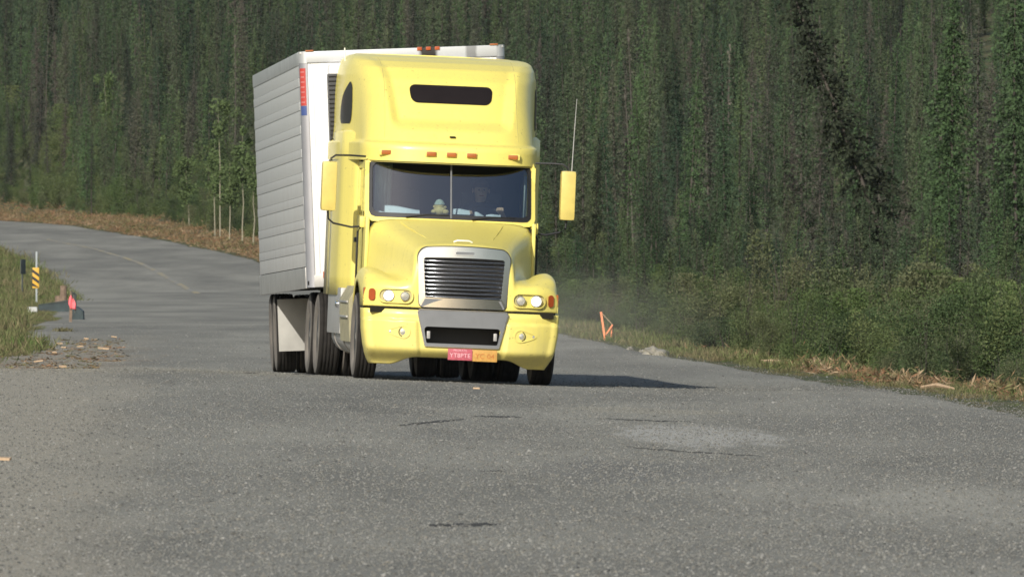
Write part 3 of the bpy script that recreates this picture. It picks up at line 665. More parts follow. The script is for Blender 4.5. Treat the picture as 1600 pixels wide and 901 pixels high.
for yy in np.arange(78, 330, .045):
    hw = yy * .0333 * 1.2 + .4; k = int(hw * 2 * .045 * np.interp(yy, [78, 120, 200, 260, 330], [230, 140, 30, 8, 0.5]) + rg3.random())
    for _ in range(k):
        x = rg3.uniform(-hw, hw)
        if float(x) > np.interp(yy, *RE) + abs(rg3.normal(0, .35)): continue
        PP.append((x, yy, min(2.6, .0046 + abs(rg3.normal(0, .0030)) + (.010 if rg3.random() < .003 else 0))))
print('stones', len(PP))
P = np.array(PP); zz = base_z(P[:, 0], P[:, 1]) + .02; nn = len(P)
instancer('loose_gravel', peb, np.stack([P[:, 0], P[:, 1], zz], 1), np.stack([np.zeros(nn), np.zeros(nn), rg3.uniform(0, 6.28, nn)], 1), np.repeat(P[:, 2:3], 3, 1), rg3.integers(0, 5, nn))
# brown twigs and bark chips strewn on the left shoulder
CH = []
for _ in range(420):
    yy = rg3.uniform(196, 262); pxx = rg3.uniform(-40, 190) if yy > 215 else rg3.uniform(-40, 150)
    x = px(pxx, yy)
    if x > left_edge(yy): CH.append((x, yy, rg3.uniform(.12, .4)))
CHm = [tuft(760 + i, 9, .30, .15, .07, 1., True, 'slash') for i in range(3)]
P = np.array(CH); nn = len(P); instancer('bark_litter', CHm, np.stack([P[:, 0], P[:, 1], base_z(P[:, 0], P[:, 1]) + .02], 1), np.stack([np.zeros(nn), np.zeros(nn), rg3.uniform(0, 6.28, nn)], 1), np.repeat(P[:, 2:3], 3, 1) * [1, 1, .45], rg3.integers(0, 3, nn))

# ------------------------------------------------------------------ the tractor (local: x to image right, y backwards, z up)
YAW = math.atan(.088)
truck = empty('semi_truck', (-.625, 183.3, .072), (R(0.15), R(2.35), YAW))
tag(truck, 'yellow bonneted semi truck with sleeper cab driving towards the viewer', 'truck')
TM = Matrix.Translation(truck.location) @ truck.rotation_euler.to_matrix().to_4x4()
def cubic_rows(K, m):
    """K: (k, c, 3) key rows; Catmull-Rom to m samples per span"""
    K = np.asarray(K, float); k = len(K); out = []
    Kp = np.concatenate([2 * K[:1] - K[1:2], K, 2 * K[-1:] - K[-2:-1]])
    for i in range(k - 1):
        p0, p1, p2, p3 = Kp[i:i + 4]
        for t in np.linspace(0, 1, m, endpoint=(i == k - 2)) if i == k - 2 else np.linspace(0, 1, m, endpoint=False):
            out.append(.5 * (2 * p1 + (p2 - p0) * t + (2 * p0 - 5 * p1 + 4 * p2 - p3) * t * t + (3 * p1 - p0 - 3 * p2 + p3) * t ** 3))
    return np.array(out)
def cuv(x): return .30 * (abs(x) / 1.17) ** 4
# --- hood with fenders
fx = [0, .30, .56, .63, .76, .92, 1.05, 1.135, 1.165]
rows = [
 [(x, .035 + cuv(x), .872) for x in fx],
 [(x, .035 + cuv(x), 1.0) for x in fx],
 [(x, .05 + cuv(x), z) for x, z in zip(fx, [1.40, 1.39, 1.33, 1.16, 1.12, 1.13, 1.12, 1.08, .99])],
 [(x, .16 + cuv(x), z) for x, z in zip(fx, [1.615, 1.60, 1.53, 1.26, 1.19, 1.20, 1.19, 1.15, 1.04])],
 [(x, y, z) for x, y, z in zip([0, .32, .60, .68, .80, .93, 1.06, 1.145, 1.172], [.6] * 7 + [.62, .63], [1.68, 1.67, 1.60, 1.34, 1.24, 1.27, 1.28, 1.24, 1.10])],
 [(x, 1.2, z) for x, z in zip([0, .37, .69, .76, .85, .95, 1.07, 1.15, 1.178], [1.76, 1.75, 1.68, 1.40, 1.25, 1.30, 1.33, 1.29, 1.19])],
 [(x, 1.8, z) for x, z in zip([0, .43, .82, .88, .92, .99, 1.08, 1.15, 1.17], [1.85, 1.84, 1.77, 1.45, 1.20, 1.21, 1.22, 1.18, 1.04])],
 [(x, 2.18, z) for x, z in zip([0, .50, .93, .99, 1.0, 1.03, 1.08, 1.13, 1.14], [1.925, 1.915, 1.86, 1.55, 1.2, 1.1, 1.04, .99, .92])],
]
arch = lambda s: max(.872, .52 + math.sqrt(max(0, .64 ** 2 - (s - 1.22) ** 2))) if s > .56 else .872
K = []
for r_ in rows:
    half = [tuple(p) for p in r_]; K.append([(-x, y, z) for x, y, z in half[:0:-1]] + half)
G = cubic_rows(K, 7)
G = cubic_rows(G.transpose(1, 0, 2), 4).transpose(1, 0, 2)
# skirts down to the wheel arch
def skirt(side):
    e = G[:, 0 if side < 0 else -1].copy(); low = e.copy()
    for v in low: v[2] = min(v[2] - .002, max(arch(v[1]), .872)) if v[2] > .88 else v[2] - .002
    return e, low
eL, lL = skirt(-1); eR, lR = skirt(1)
GG = np.concatenate([lL[:, None], G, lR[:, None]], 1)
hood = new_obj('hood', grid_mesh('hood', GG, skip=lambda a, b: abs((a[0] + b[0]) / 2) < .50 and (a[1] + b[1]) / 2 < .16 and .93 < (a[2] + b[2]) / 2 < 1.50), M['yellow'], truck)
md = hood.modifiers.new('thick', 'SOLIDIFY'); md.thickness = .012; md.offset = 0
def patch(name, f, us_, vs_, mat, parent, thick=.0):
    P = [[f(u, v) for u in us_] for v in vs_]; o = new_obj(name, grid_mesh(name, P), mat, parent)
    if thick: md = o.modifiers.new('thick', 'SOLIDIFY'); md.thickness = thick; md.offset = 0
    return o
# bonnet seams, raised centre line and small handle
mb = MB(); mb.tube([(-.11, .33, 1.672), (-.07, .31, 1.69), (.07, .31, 1.69), (.11, .33, 1.672)], .011); mb.build('hood_handle', M['cream'], hood)
def hood_pt(u, s):
    i = int(np.clip(np.searchsorted(G[:, G.shape[1] // 2, 1], s), 1, len(G) - 1)); row = G[i]; j = int(np.argmin(abs(row[:, 0] - u))); return row[j]
for sx_, (a, b) in ((-1, (.62, .40)), (1, (.62, .40))):
    pl = []
    for t in np.linspace(0, 1, 9):
        s = 2.05 - 1.15 * t; u = sx_ * (a + (b - a) * t) * (1. if t < 1 else 1); p = hood_pt(u, s); pl.append((u, s, p[2] + .002))
    mb = MB(); mb.tube(pl, .006, 5); mb.build('hood_crease', M['yellow'], hood)
# --- grille
bend = lambda x, z: .10 * (x / .55) ** 2 - .02 + .05 * max(0, (z - 1.0))
def gr_out(w0, w1, z0, z1, r, crown=.03, n=6):
    """tapered rounded rectangle, wider at the top, with a crowned top"""
    o = []
    for qx, qz, a0 in ((1, 1, 0), (-1, 1, 90), (-1, -1, 180), (1, -1, 270)):
        rr = r if qz > 0 else r * .5
        for k in range(n + 1):
            a = R(a0 + 90 * k / n); wz = w1 if qz > 0 else w0; x = qx * (wz - rr) + rr * math.cos(a); zz_ = (z1 if qz > 0 else z0) - qz * rr + rr * math.sin(a)
            if qz > 0: zz_ += crown * (1 - (x / w1) ** 2)
            o.append((x, zz_))
        if qx == 1 and qz == 1:
            for t in np.linspace(.1, .9, 9): x = (w1 - r) * (1 - 2 * t); o.append((x, z1 + crown * (1 - (x / w1) ** 2)))
        if qx == -1 and qz == -1:
            for t in np.linspace(.1, .9, 9): x = -(w0 - r * .5) * (1 - 2 * t); o.append((x, z0))
    return o
mb = MB(); mb.ring(gr_out(.525, .555, .885, 1.585, .12), gr_out(.455, .485, 1.00, 1.475, .03, .01), -.05, .12, bend)
grille = mb.build('grille_surround', M['chrome'], truck)
mb = MB(); mb.ring(gr_out(.53, .562, .875, 1.597, .125), gr_out(.52, .552, .885, 1.583, .12), -.035, .13, bend); mb.build('grille_trim', M['black'], grille)
mb = MB(); mb.prism(gr_out(.47, .50, .98, 1.49, .03, .01), .06, .10, bend); mb.build('grille_backing', M['black'], grille)
mb = MB(); mb.prism(gr_out(.50, .465, .889, .985, .02, .0), -.056, -.03, bend); mb.build('grille_lower_panel', M['silver'], grille)
slat_me = None
for k in range(10):
    z = 1.012 + k * .0475; w = .452 + .033 * k / 9 + .01; mb = MB(); P = []
    for t in np.linspace(-1, 1, 17):
        x = t * w; y = bend(x, z) - .035
        P.append([(x, y + .05, z + .005), (x, y, z + .004), (x, y - .003, z), (x, y + .003, z - .004), (x, y + .05, z - .005)])
    o = new_obj('grille_slat', grid_mesh('grille_slat', P), M['chrome'], grille)
mb = MB(); mb.ring(rrect(0, 1.538, .125, .026, .025), rrect(0, 1.538, .112, .015, .015), -.068, -.03, bend); bd = mb.build('badge', M['chrome'], grille)
mb = MB(); mb.prism(rrect(0, 1.538, .112, .015, .015), -.060, -.04, bend); mb.build('badge_plate', M['silver'], bd)
# --- headlights
for sx_ in (-1, 1):
    c0 = sx_ * .80; tilt = lambda x, z: cuv(x) - .02
    mb = MB(); mb.ring(rrect(c0, 1.005, .205, .088, .08), rrect(c0, 1.005, .19, .074, .07), .012, .07, tilt); hl = mb.build('headlight', M['yellow'], truck)
    mb = MB(); mb.prism(rrect(c0, 1.005, .192, .076, .07), .040, .06, tilt); mb.build('headlight_bowl', M['lamp_dim'] if False else M['yellow_dusty_shaded'], hl)
    for dx, on in ((.085, True), (-.105, False)):
        xx = c0 + sx_ * dx; y0 = .002 + cuv(xx); rr = .068 if on else .055
        mb = MB(); mb.lathe([(y0 - .012, rr), (y0 - .012, rr * .88), (y0 + .02, rr * .8), (y0 + .03, rr)], 'y', 24, (xx, 0, 1.003), True); b = mb.build('lamp_rim', M['chrome'], hl)
        mb = MB(); mb.lathe([(y0 - .010, rr * .3), (y0 - .006, rr * .85), (y0 + .01, rr * .84)], 'y', 24, (xx, 0, 1.003)); mb.build('lamp', M['lamp_on'] if on else M['lamp_dim'], hl)
    xx = sx_ * 1.075; mb = MB(); mb.prism(rrect(xx, 1.01, .036, .072, .034), .005, .06, lambda x, z: cuv(x) - .0); mb.build('turn_signal', M['red_lens'], truck)
    mb = MB(); mb.prism(rrect(sx_ * 1.155, 1.02, .014, .07, .012), .32, .42, None); mb.build('side_marker', M['amber'], truck)
# --- bumper
def bump_pt(u, v):
    """u -1..1 across and round the sides, v 0..1 from top to bottom"""
    zt = .845; zb = .29 - .10 * sstep(abs(u), .42, .72)
    z = zt + (zb - zt) * v
    w = float(np.interp(z, [.15, .24, .32, .42, .60, .86], [1.02, 1.075, 1.115, 1.145, 1.172, 1.182]))
    au = abs(u)
    if au < .8: x = u / .8 * (w - .10); y = .28 * (abs(x) / w) ** 4
    else:
        a = (au - .8) / .2; x = math.copysign(w - .10 + .10 * math.sin(min(1, a * 1.6) * 1.5708), u); y0 = .28 * ((w - .10) / w) ** 4; y = y0 + .10 * (1 - math.cos(min(1, a * 1.6) * 1.5708)) + max(0, a - .4) * .45
    d = .0 + .02 * sstep(z, .79, .85) + .24 * sstep(.39 - z, .0, .2)
    led = .032 * (1 - sstep(z, .715, .722)) * -1 if au > .40 else 0
    return (x, -.07 + y + d + led, z)
us_ = np.concatenate([np.linspace(-1, -.3, 40), np.linspace(-.28, .28, 15), np.linspace(.3, 1, 40)]); vs_ = np.linspace(0, 1, 41)
BP = np.array([[bump_pt(u, v) for u in us_] for v in vs_])
bumper = new_obj('bumper', grid_mesh('bumper', BP, skip=lambda a, b: abs((a[0] + b[0]) / 2) < .45 and .445 < (a[2] + b[2]) / 2 < .665), M['yellow'], truck)
md = bumper.modifiers.new('thick', 'SOLIDIFY'); md.thickness = .012; md.offset = 0
fy = lambda x, z: -.07 + .28 * (abs(x) / 1.17) ** 4
mb = MB(); mb.ring(gr_out(.445, .535, .425, .855, .04, 0.), [(x, z) for x, z in gr_out(.43, .455, .458, .655, .04, 0.)], -.028, .03, fy); ins = mb.build('bumper_centre_panel', M['silver'], bumper)
mb = MB(); mb.ring(gr_out(.452, .548, .415, .862, .045, 0.), gr_out(.445, .537, .425, .853, .04, 0.), -.034, .03, fy); mb.build('centre_panel_trim', M['chrome'], ins)
mb = MB(); mb.box((-.5, .30, .36), (.5, .34, .74)); mb.build('air_intake', M['black'], bumper)
for sx_ in (-1, 1):
    mb = MB(); mb.box((sx_ * .40 - .02, -.05, .51), (sx_ * .40 + .02, .0, .60), .008); mb.build('tow_hook', M['alu'], bumper)
    # teardrop recess with fog lamp and small indicator
    tear = []
    for k in range(28):
        a = 2 * math.pi * k / 28; ca, sa = math.cos(a), math.sin(a); r_ = .078
        x = ca * (r_ if ca < 0 else .20); z = sa * (r_ if ca < 0 else r_ * (1 - .45 * ca)); tear.append((sx_ * (.70 + x), .578 + z))
    inner = [(sx_ * .70 + (x - sx_ * .70) * .88 + sx_ * .004, .578 + (z - .578) * .86) for x, z in tear]
    ff = lambda x, z: -.07 + .28 * (abs(x) / 1.165) ** 4 - .018
    mb = MB(); mb.ring(tear, inner, -.03, .012, ff); fg = mb.build('fog_light_bezel', M['yellow'], bumper)
    mb = MB(); mb.prism(inner, -.002, .012, ff); mb.build('fog_light_recess', M['yellow_dusty_shaded'], fg)
    y0 = ff(.70, 0) - .012
    mb = MB(); mb.lathe([(y0 - .004, .062), (y0 - .004, .052), (y0 + .02, .05), (y0 + .02, .062)], 'y', 22, (sx_ * .70, 0, .578), True); mb.build('fog_light_ring', M['black'], fg)
    mb = MB(); mb.lathe([(y0 - .012, .02), (y0 - .006, .042), (y0 + .01, .047)], 'y', 22, (sx_ * .70, 0, .578)); mb.build('fog_light', M['lamp_dim'], fg)
    y1 = ff(.845, 0) - .01
    mb = MB(); mb.lathe([(y1 - .01, .015), (y1 - .004, .03), (y1 + .02, .034)], 'y', 16, (sx_ * .845, 0, .578)); mb.build('indicator', M['lamp_dim'], fg)
text_objs = []
def plate(name, x0, x1, z0, z1, mat, ink, lines, y=-.118):
    mb = MB(); mb.box((x0, y, z0), (x1, y + .006, z1), .001); p = mb.build(name, mat, truck)
    for txt, size, zc_ in lines:
        cu = bpy.data.curves.new('plate_text', 'FONT'); cu.body = txt; cu.size = size; cu.align_x = 'CENTER'; cu.align_y = 'CENTER'; cu.extrude = .0008; cu.space_character = 1.05
        o = bpy.data.objects.new('plate_text', cu); COL.objects.link(o); o.parent = p; o.location = ((x0 + x1) / 2, y - .002, zc_); o.rotation_euler = (R(90), 0, 0); cu.materials.append(ink); text_objs.append(o)
    return p
plate('licence_plate', -.165, .128, .268, .405, M['plate_pink'], M['ink_pink'], [('YT8PTE', .072, .322), ('PRORATE', .036, .383)])
plate('licence_plate', .132, .425, .262, .400, M['plate_orange'], M['ink_orange'], [('YC 04', .085, .322)])
bpy.context.view_layer.update(); dg_ = bpy.context.evaluated_depsgraph_get()
for o in list(text_objs):
    me = bpy.data.meshes.new_from_object(o.evaluated_get(dg_)); q = bpy.data.objects.new('lettering', me); COL.objects.link(q); q.parent = o.parent; q.location = o.location; q.rotation_euler = o.rotation_euler
    bpy.data.objects.remove(o)
# seam shadow gap between hood and bumper, chassis below
mb = MB(); mb.box((-1.10, .05, .80), (1.10, .35, .875)); mb.build('bumper_beam', M['seam_and_shade'], truck)

# --- roof fairing
def roof_prof(z): return float(np.interp(z, [2.62, 2.80, 2.835, 2.86, 3.0, 3.2, 3.45, 3.65, 3.80, 3.88, 3.935, 3.965, 3.985], [2.26, 2.27, 2.30, 2.40, 2.50, 2.64, 2.82, 3.0, 3.24, 3.50, 3.9, 4.5, 5.9]))
def roof_w(z): return float(np.interp(z, [2.62, 2.83, 2.87, 3.2, 3.5, 3.7, 3.82, 3.90, 3.95, 3.985], [1.085, 1.085, 1.045, 1.03, 1.01, .995, .97, .93, .87, .76]))
def roof_pt(t, z, off=0.):
    """t -1..1: |t|<.6 front and corner, beyond that the side running back"""
    W = roof_w(z); s0 = roof_prof(z); at = abs(t); Bd = min(.95, 5.9 - s0)
    if at < .62:
        a = at / .62 * math.pi / 2; x = W * math.sin(a) ** .72; y = s0 + Bd * (1 - math.cos(a) ** .62)
    else: x = W; y = s0 + Bd + (at - .62) / .38 * (6.0 - s0 - Bd)
    bowl = (1 - sstep(x, .60 + .14 * (z - 3.1), .76 + .14 * (z - 3.1))) * sstep(z, 3.0, 3.16) * (1 - sstep(z, 3.90, 3.99))
    y += .15 * bowl
    x += .15 * sstep(y, 3.1, 4.7) + .03 * sstep(z, 3.0, 3.6) * sstep(y, 3.0, 4.8)
    return (math.copysign(x, t), y + off, z if z < 2.9 else 2.9 + (z - 2.9) * .955)
zs_ = np.concatenate([np.linspace(2.62, 2.80, 5), np.linspace(2.82, 2.88, 7), np.linspace(2.90, 3.8, 46), np.linspace(3.81, 3.985, 26)])
ts_ = np.concatenate([np.linspace(-1, -.63, 12), np.linspace(-.62, .62, 110), np.linspace(.63, 1, 12)])
RP = np.array([[roof_pt(t, z) for t in ts_] for z in zs_])
roof = new_obj('roof_fairing', grid_mesh('roof_fairing', RP), M['yellow'], truck)
# flat lid closing the top, follows last row
last = RP[-1]; mid = last.copy(); mid[:, 0] *= .3; mid[:, 2] += .012
new_obj('roof_top', grid_mesh('roof_top', [last, mid, mid * [0, 1, 1]]), M['yellow'], roof)
# underside of the visor brow
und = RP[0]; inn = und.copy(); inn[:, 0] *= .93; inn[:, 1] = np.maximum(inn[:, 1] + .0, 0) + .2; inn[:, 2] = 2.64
brow = new_obj('sun_visor', grid_mesh('sun_visor', [und, inn]), M['seam_and_shade'], roof)  # underside coloured near black to paint in its shade
mb = MB(); lo = [(p[0] * .985, p[1] + .03, 2.612) for p in und if p[1] < 2.75]; mb.tube(lo, .012, 6); mb.build('visor_lip', M['amber'] if False else M['yellow_dusty_shaded'], roof)
def roof_by_x(x, z):
    ax = abs(x); lo_, hi_ = 0., .62
    for _ in range(22):
        mid_ = (lo_ + hi_) / 2
        if abs(roof_pt(mid_, z)[0]) < ax: lo_ = mid_
        else: hi_ = mid_
    return roof_pt(math.copysign(lo_, x if x else 1), z)
# front roof window, following the fairing
def win_grid(hw, hh, r, off, n=34, m=13):
    P = []
    for v in np.sin(np.linspace(-math.pi / 2, math.pi / 2, m)):
        z = 3.475 + v * hh; ez = max(0., abs(v) * hh - (hh - r)); w = (hw - .03 * (1 - v) / 2) - (r - math.sqrt(max(0., r * r - ez * ez)))
        row = []
        for u in np.linspace(-1, 1, n): p = roof_by_x(.01 + u * w, z); row.append((p[0], p[1] - off, p[2]))
        P.append(row)
    return P
new_obj('roof_window_seal', grid_mesh('roof_window_seal', win_grid(.515, .117, .08, .007)), M['seam_and_shade'], roof)
new_obj('roof_window', grid_mesh('roof_window', win_grid(.505, .107, .075, .011)), M['dark_glass'], roof)
# side roof windows
for sx_ in (-1, 1):
    wz = np.linspace(3.07, 3.60, 16); ya = [4.02, 3.97, 3.95, 3.94, 3.94, 3.94, 3.94, 3.95, 3.95, 3.96, 3.97, 3.98, 3.99, 4.0, 4.03, 4.10]; yb = [4.62, 4.74, 4.77, 4.78, 4.77, 4.75, 4.72, 4.68, 4.64, 4.59, 4.54, 4.47, 4.40, 4.32, 4.24, 4.16]
    def side_pt(y_, z_):
        lo_, hi_ = .2, 1.
        for _ in range(22):
            m_ = (lo_ + hi_) / 2
            if roof_pt(m_, z_)[1] < y_: lo_ = m_
            else: hi_ = m_
        p = roof_pt(lo_, z_); return (sx_ * (p[0] + .007), p[1], p[2])
    new_obj('side_window', grid_mesh('side_window', [[side_pt(y_, z_) for y_ in np.linspace(a_, b_, 14)] for z_, a_, b_ in zip(wz, ya, yb)]), M['dark_glass'], roof)
# marker lamps on the brow
for x in (-.80, -.265, -.02, .225, .735):
    p = roof_by_x(x, 2.72); base = MB(); base.box((x - .085 if abs(x) > .5 else x - .07, p[1] - .012, 2.685), (x + .085 if abs(x) > .5 else x + .07, p[1] + .04, 2.755), .01); mlb = base.build('marker_light_base', M['yellow'], roof)
    mb = MB(); mb.box((x - .058, p[1] - .035, 2.693), (x + .058, p[1] + .0, 2.747), .01); mb.build('marker_light', M['amber'], mlb)
mb = MB(); mb.box((-.035, 2.42, 2.925), (.035, 2.47, 2.945), .005); mb.build('washer_nozzle', M['seam_and_shade'], roof)
for sx_ in (-1,):
    seam_ = [roof_pt(sx_ * t, z, -.001) for z, t in zip(np.linspace(2.9, 3.9, 16), np.linspace(.56, .50, 16))]
# sleeve seams on the fairing sides
for sx_ in (-1, 1):
    sp_ = []
    for z in np.linspace(2.90, 3.93, 20):
        xt = .80 + .05 * (3.4 - z) ** 2; q = roof_by_x(sx_ * xt, z); sp_.append((q[0], q[1] - .0015, q[2]))
    mb = MB(); mb.tube(sp_, .0035, 4); mb.build('fairing_seam', M['yellow_dusty_shaded'], roof)
mb = MB(); mb.tube([(-1.13, 5.2, 3.83), (-1.14, 5.2, 3.99)], .008); mb.build('small_aerial', M['cream'], roof)

# --- cab shell
def box_part(name, a, b, mat, bev=.01, parent=truck, rot=None): mb = MB(); mb.box(a, b, bev, rot=rot); return mb.build(name, mat, parent)
cabW = 1.035
ws_s = lambda x, z: 2.16 + (z - 1.93) * .45 + .17 * (abs(x) / 1.0) ** 3
# windscreen panes (curved, slightly raked)
for sx_ in (-1, 1):
    P = [[(sx_ * x, ws_s(x, z), z) for x in np.linspace(.012, .955, 14)] for z in np.linspace(1.965, 2.60, 8)]
    o = new_obj('windscreen_pane', grid_mesh('windscreen_pane', P), M['glass'], truck)
mb = MB(); mb.tube([(0, ws_s(0, z) - .006, z) for z in np.linspace(1.95, 2.61, 5)], .011, 6); mb.build('windscreen_divider', M['silver'], truck)
# black ceramic band round the glass
outl = [(x, z) for x, z in rrect(0, 2.285, .985, .345, .07, 5)]; inl = [(x, z) for x, z in rrect(0, 2.293, .945, .298, .06, 5)]
def resample(o_, n):
    o_ = np.array(o_ + o_[:1]); d = np.r_[0, np.cumsum(np.linalg.norm(np.diff(o_, axis=0), axis=1))]; t = np.linspace(0, d[-1], n, endpoint=False); return [(float(np.interp(q, d, o_[:, 0])), float(np.interp(q, d, o_[:, 1]))) for q in t]
mb = MB(); mb.ring(resample(outl, 90), resample(inl, 90), -.012, .01, ws_s); mb.build('windscreen_seal', M['black'], truck)
mb = MB(); mb.ring(resample([(x, z) for x, z in rrect(0, 2.285, 1.035, .40, .09, 5)], 90), resample(outl, 90), -.006, .05, ws_s); mb.build('windscreen_frame', M['yellow'], truck)
for k, x0 in enumerate((-.55, .25)):
    mb = MB(); mb.tube([(x0, ws_s(x0, 1.95) - .04, 1.95), (x0 + .25, ws_s(x0 + .25, 1.99) - .02, 1.985), (x0 + .52, ws_s(x0 + .52, 1.99) - .02, 1.99)], .009, 6); mb.build('wiper', M['black'], truck)
# cowl
P = [[(x, y, z) for x in np.linspace(-1.03, 1.03, 21) for y, z in [(2.10 + .3 * abs(x) ** 3 + dy, 1.90 + dz - .06 * abs(x) ** 3)]] for dy, dz in ((0, 0), (.08, .03), (.16, .045), (.3, .03))]
new_obj('cowl', grid_mesh('cowl', P), M['yellow'], truck)
# doors (each with its window opening), pillars, sleeper sides
for sx_ in (-1, 1):
    W = sx_ * cabW
    def side_panel(name, y0, y1, z0, z1, holes=None, mat=M['yellow'], th=.05, par=truck):
        mb = MB()
        if holes:
            hy0, hy1, hz0, hz1 = holes
            for a, b in (((y0, z0), (y1, hz0)), ((y0, hz1), (y1, z1)), ((y0, hz0), (hy0, hz1)), ((hy1, hz0), (y1, hz1))):
                mb.box((W - sx_ * th, a[0], a[1]), (W, b[0], b[1]))
        else: mb.box((W - sx_ * th, y0, z0), (W, y1, z1), .012)
        return mb.build(name, mat, par)
    door = side_panel('door', 2.56, 3.58, .98, 2.60, (2.72, 3.48, 1.95, 2.52))
    mb = MB(); mb.box((W - sx_ * .03, 2.72, 1.95), (W - sx_ * .02, 3.48, 2.52)); mb.build('door_window', M['glass'], door)
    mb = MB(); mb.box((W, 3.36, 1.62), (W + sx_ * .03, 3.52, 1.68), .008); mb.build('door_handle', M['black'], door)
    mb = MB(); mb.box((W, 2.50, 1.0), (W + sx_ * .004, 2.53, 2.0)); mb.build('door_seam', M['seam_and_shade'], door)
    mb = MB(); mb.box((W - sx_ * .05, 2.16, 1.0), (W - sx_ * .003, 2.553, 1.93), .02); mb.build('cowl_side', M['yellow'], truck)
    mb = MB(); mb.tube([(W - sx_ * .05, 2.50, 1.9), (W - sx_ * .045, 2.62, 2.25), (W - sx_ * .045, 2.80, 2.62)], .05, 8); mb.build('pillar', M['yellow'], truck)
    # sleeper side: forward facing flare then long flat side with extender
    prof = [(1.00, 3.585), (1.035, 3.60), (1.06, 3.66), (1.15, 3.90), (1.178, 4.0), (1.185, 4.15), (1.19, 4.8), (1.192, 5.0), (1.192, 5.35)]
    P = [[(sx_ * x, y, z) for x, y in prof] for z in (.97, 1.2, 1.6, 2.0, 2.4, 2.7, 2.93)]
    P.append([(sx_ * (x - .03), y + .02, 2.955) for x, y in prof]); P.append([(sx_ * (x - .12), y + .05, 2.957) for x, y in prof])
    sl_ = new_obj('sleeper_side', grid_mesh('sleeper_side', P), M['yellow'], truck); md = sl_.modifiers.new('thick', 'SOLIDIFY'); md.thickness = .03; md.offset = -1 if sx_ < 0 else 1
    prof = [(1.198, 5.37), (1.20, 5.6), (1.20, 6.0)]
    P = [[(sx_ * x, y, z) for x, y in prof] for z in (.97, 1.6, 2.2, 2.83)]
    ex = new_obj('side_extender', grid_mesh('side_extender', P), M['yellow_dusty_shaded'], truck); md = ex.modifiers.new('thick', 'SOLIDIFY'); md.thickness = .02  # shade of this side is painted in by the darker yellow
    mb = MB(); mb.box((sx_ * 1.188, 4.1, 2.86), (sx_ * 1.206, 6.0, 2.875)); mb.build('fairing_joint', M['seam_and_shade'], truck)
    mb = MB(); mb.tube([(sx_ * 1.07, 2.62, 1.15), (sx_ * 1.09, 2.6, 1.2), (sx_ * 1.09, 2.6, 1.75), (sx_ * 1.06, 2.62, 1.8)], .014, 6); mb.build('grab_handle', M['black'], truck)
    # lower body under the door: steps, tank, fairing
    mb = MB()
    mb.prism([(sx_ * .80, .42), (sx_ * 1.18, .42), (sx_ * 1.205, .72), (sx_ * 1.21, .93), (sx_ * 1.12, 1.09), (sx_ * .80, 1.09)], 2.0, 3.45); st = mb.build('step_box', M['step_dusty'], truck)
    for zz_ in (.72, .90): box_part('step_tread', (sx_ * 1.195, 2.15, zz_ - .012), (sx_ * 1.225, 3.3, zz_ + .012), M['alu'], .003, st)
    mb = MB(); mb.lathe([(2.35, .20), (2.40, .235), (5.15, .235), (5.2, .20)], 'y', 24, (sx_ * .93, 0, .50)); tk = mb.build('fuel_tank', M['alu'], truck)
    for yy_ in (3.3, 4.6): mb = MB(); mb.lathe([(yy_, .24), (yy_, .245), (yy_ + .06, .245), (yy_ + .06, .24)], 'y', 24, (sx_ * .93, 0, .50)); mb.build('tank_strap', M['rim'], tk)
    mb = MB(); mb.box((sx_ * 1.12, 3.47, .50), (sx_ * 1.20, 5.45, 1.06), .02); tf = mb.build('tank_fairing', M['alu'], truck)
    mb = MB(); mb.lathe([(sx_ * 1.195, .045), (sx_ * 1.23, .045), (sx_ * 1.24, .03)], 'x', 16, (0, 3.75, .86)); mb.build('fuel_cap', M['chrome'], tf)
    box_part('frame_rail', (sx_ * .38, .5, .72), (sx_ * .46, 8.8, .98), M['dark'], .005)
    # mirrors
    mx = 1.47 if sx_ < 0 else 1.43
    mb = MB(); mb.box((sx_ * mx - .092, 2.42, 1.985), (sx_ * mx + .092, 2.60, 2.585), .045); mir = mb.build('mirror', M['mirror_yellow'], truck)
    mb = MB(); mb.box((sx_ * mx - .075, 2.598, 2.02), (sx_ * mx + .075, 2.606, 2.55), .003); mb.build('mirror_glass', M['chrome'], mir)
    mb = MB(); mb.tube([(sx_ * 1.03, 2.58, 2.66), (sx_ * 1.22, 2.56, 2.665), (sx_ * (mx - .07), 2.52, 2.66), (sx_ * (mx - .015), 2.51, 2.62), (sx_ * mx, 2.51, 2.57)], .012, 8)
    mb.tube([(sx_ * 1.02, 2.52, 1.86), (sx_ * 1.06, 2.5, 1.815), (sx_ * 1.18, 2.5, 1.80), (sx_ * (mx - .07), 2.51, 1.84), (sx_ * (mx - .01), 2.51, 1.89), (sx_ * mx, 2.51, 1.99)], .012, 8); mb.build('mirror_arm', M['black'], mir)
    mb = MB(); mb.box((sx_ * 1.0, 2.42, 1.80), (sx_ * 1.085, 2.62, 1.94), .03); mb.build('mirror_mount', M['yellow'], truck)
    # belly: cab floor, wheel arch liner
    mb = MB(); mb.box((sx_ * .50, .62, .75), (sx_ * .53, 1.9, 1.15)); mb.build('arch_liner', M['dark'], truck)
mb = MB(); mb.tube([(1.47, 2.52, 2.58), (1.485, 2.53, 3.1), (1.50, 2.56, 3.46)], [.007, .005, .003], 6); mb.build('antenna', M['alu'], truck)
box_part('cab_floor', (-1.0, 2.2, .97), (1.0, 5.9, 1.03), M['dark'])
box_part('firewall', (-1.0, 2.2, 1.0), (1.0, 2.26, 1.86), M['dark'])
box_part('engine_block', (-.42, .5, .5), (.42, 2.1, 1.3), M['dark'], .05)
box_part('sleeper_back', (-1.15, 5.25, .98), (1.15, 5.33, 3.7), M['yellow_dusty_shaded'])
box_part('sleeper_floor', (-1.12, 3.6, .95), (1.12, 5.3, 1.02), M['dark'])
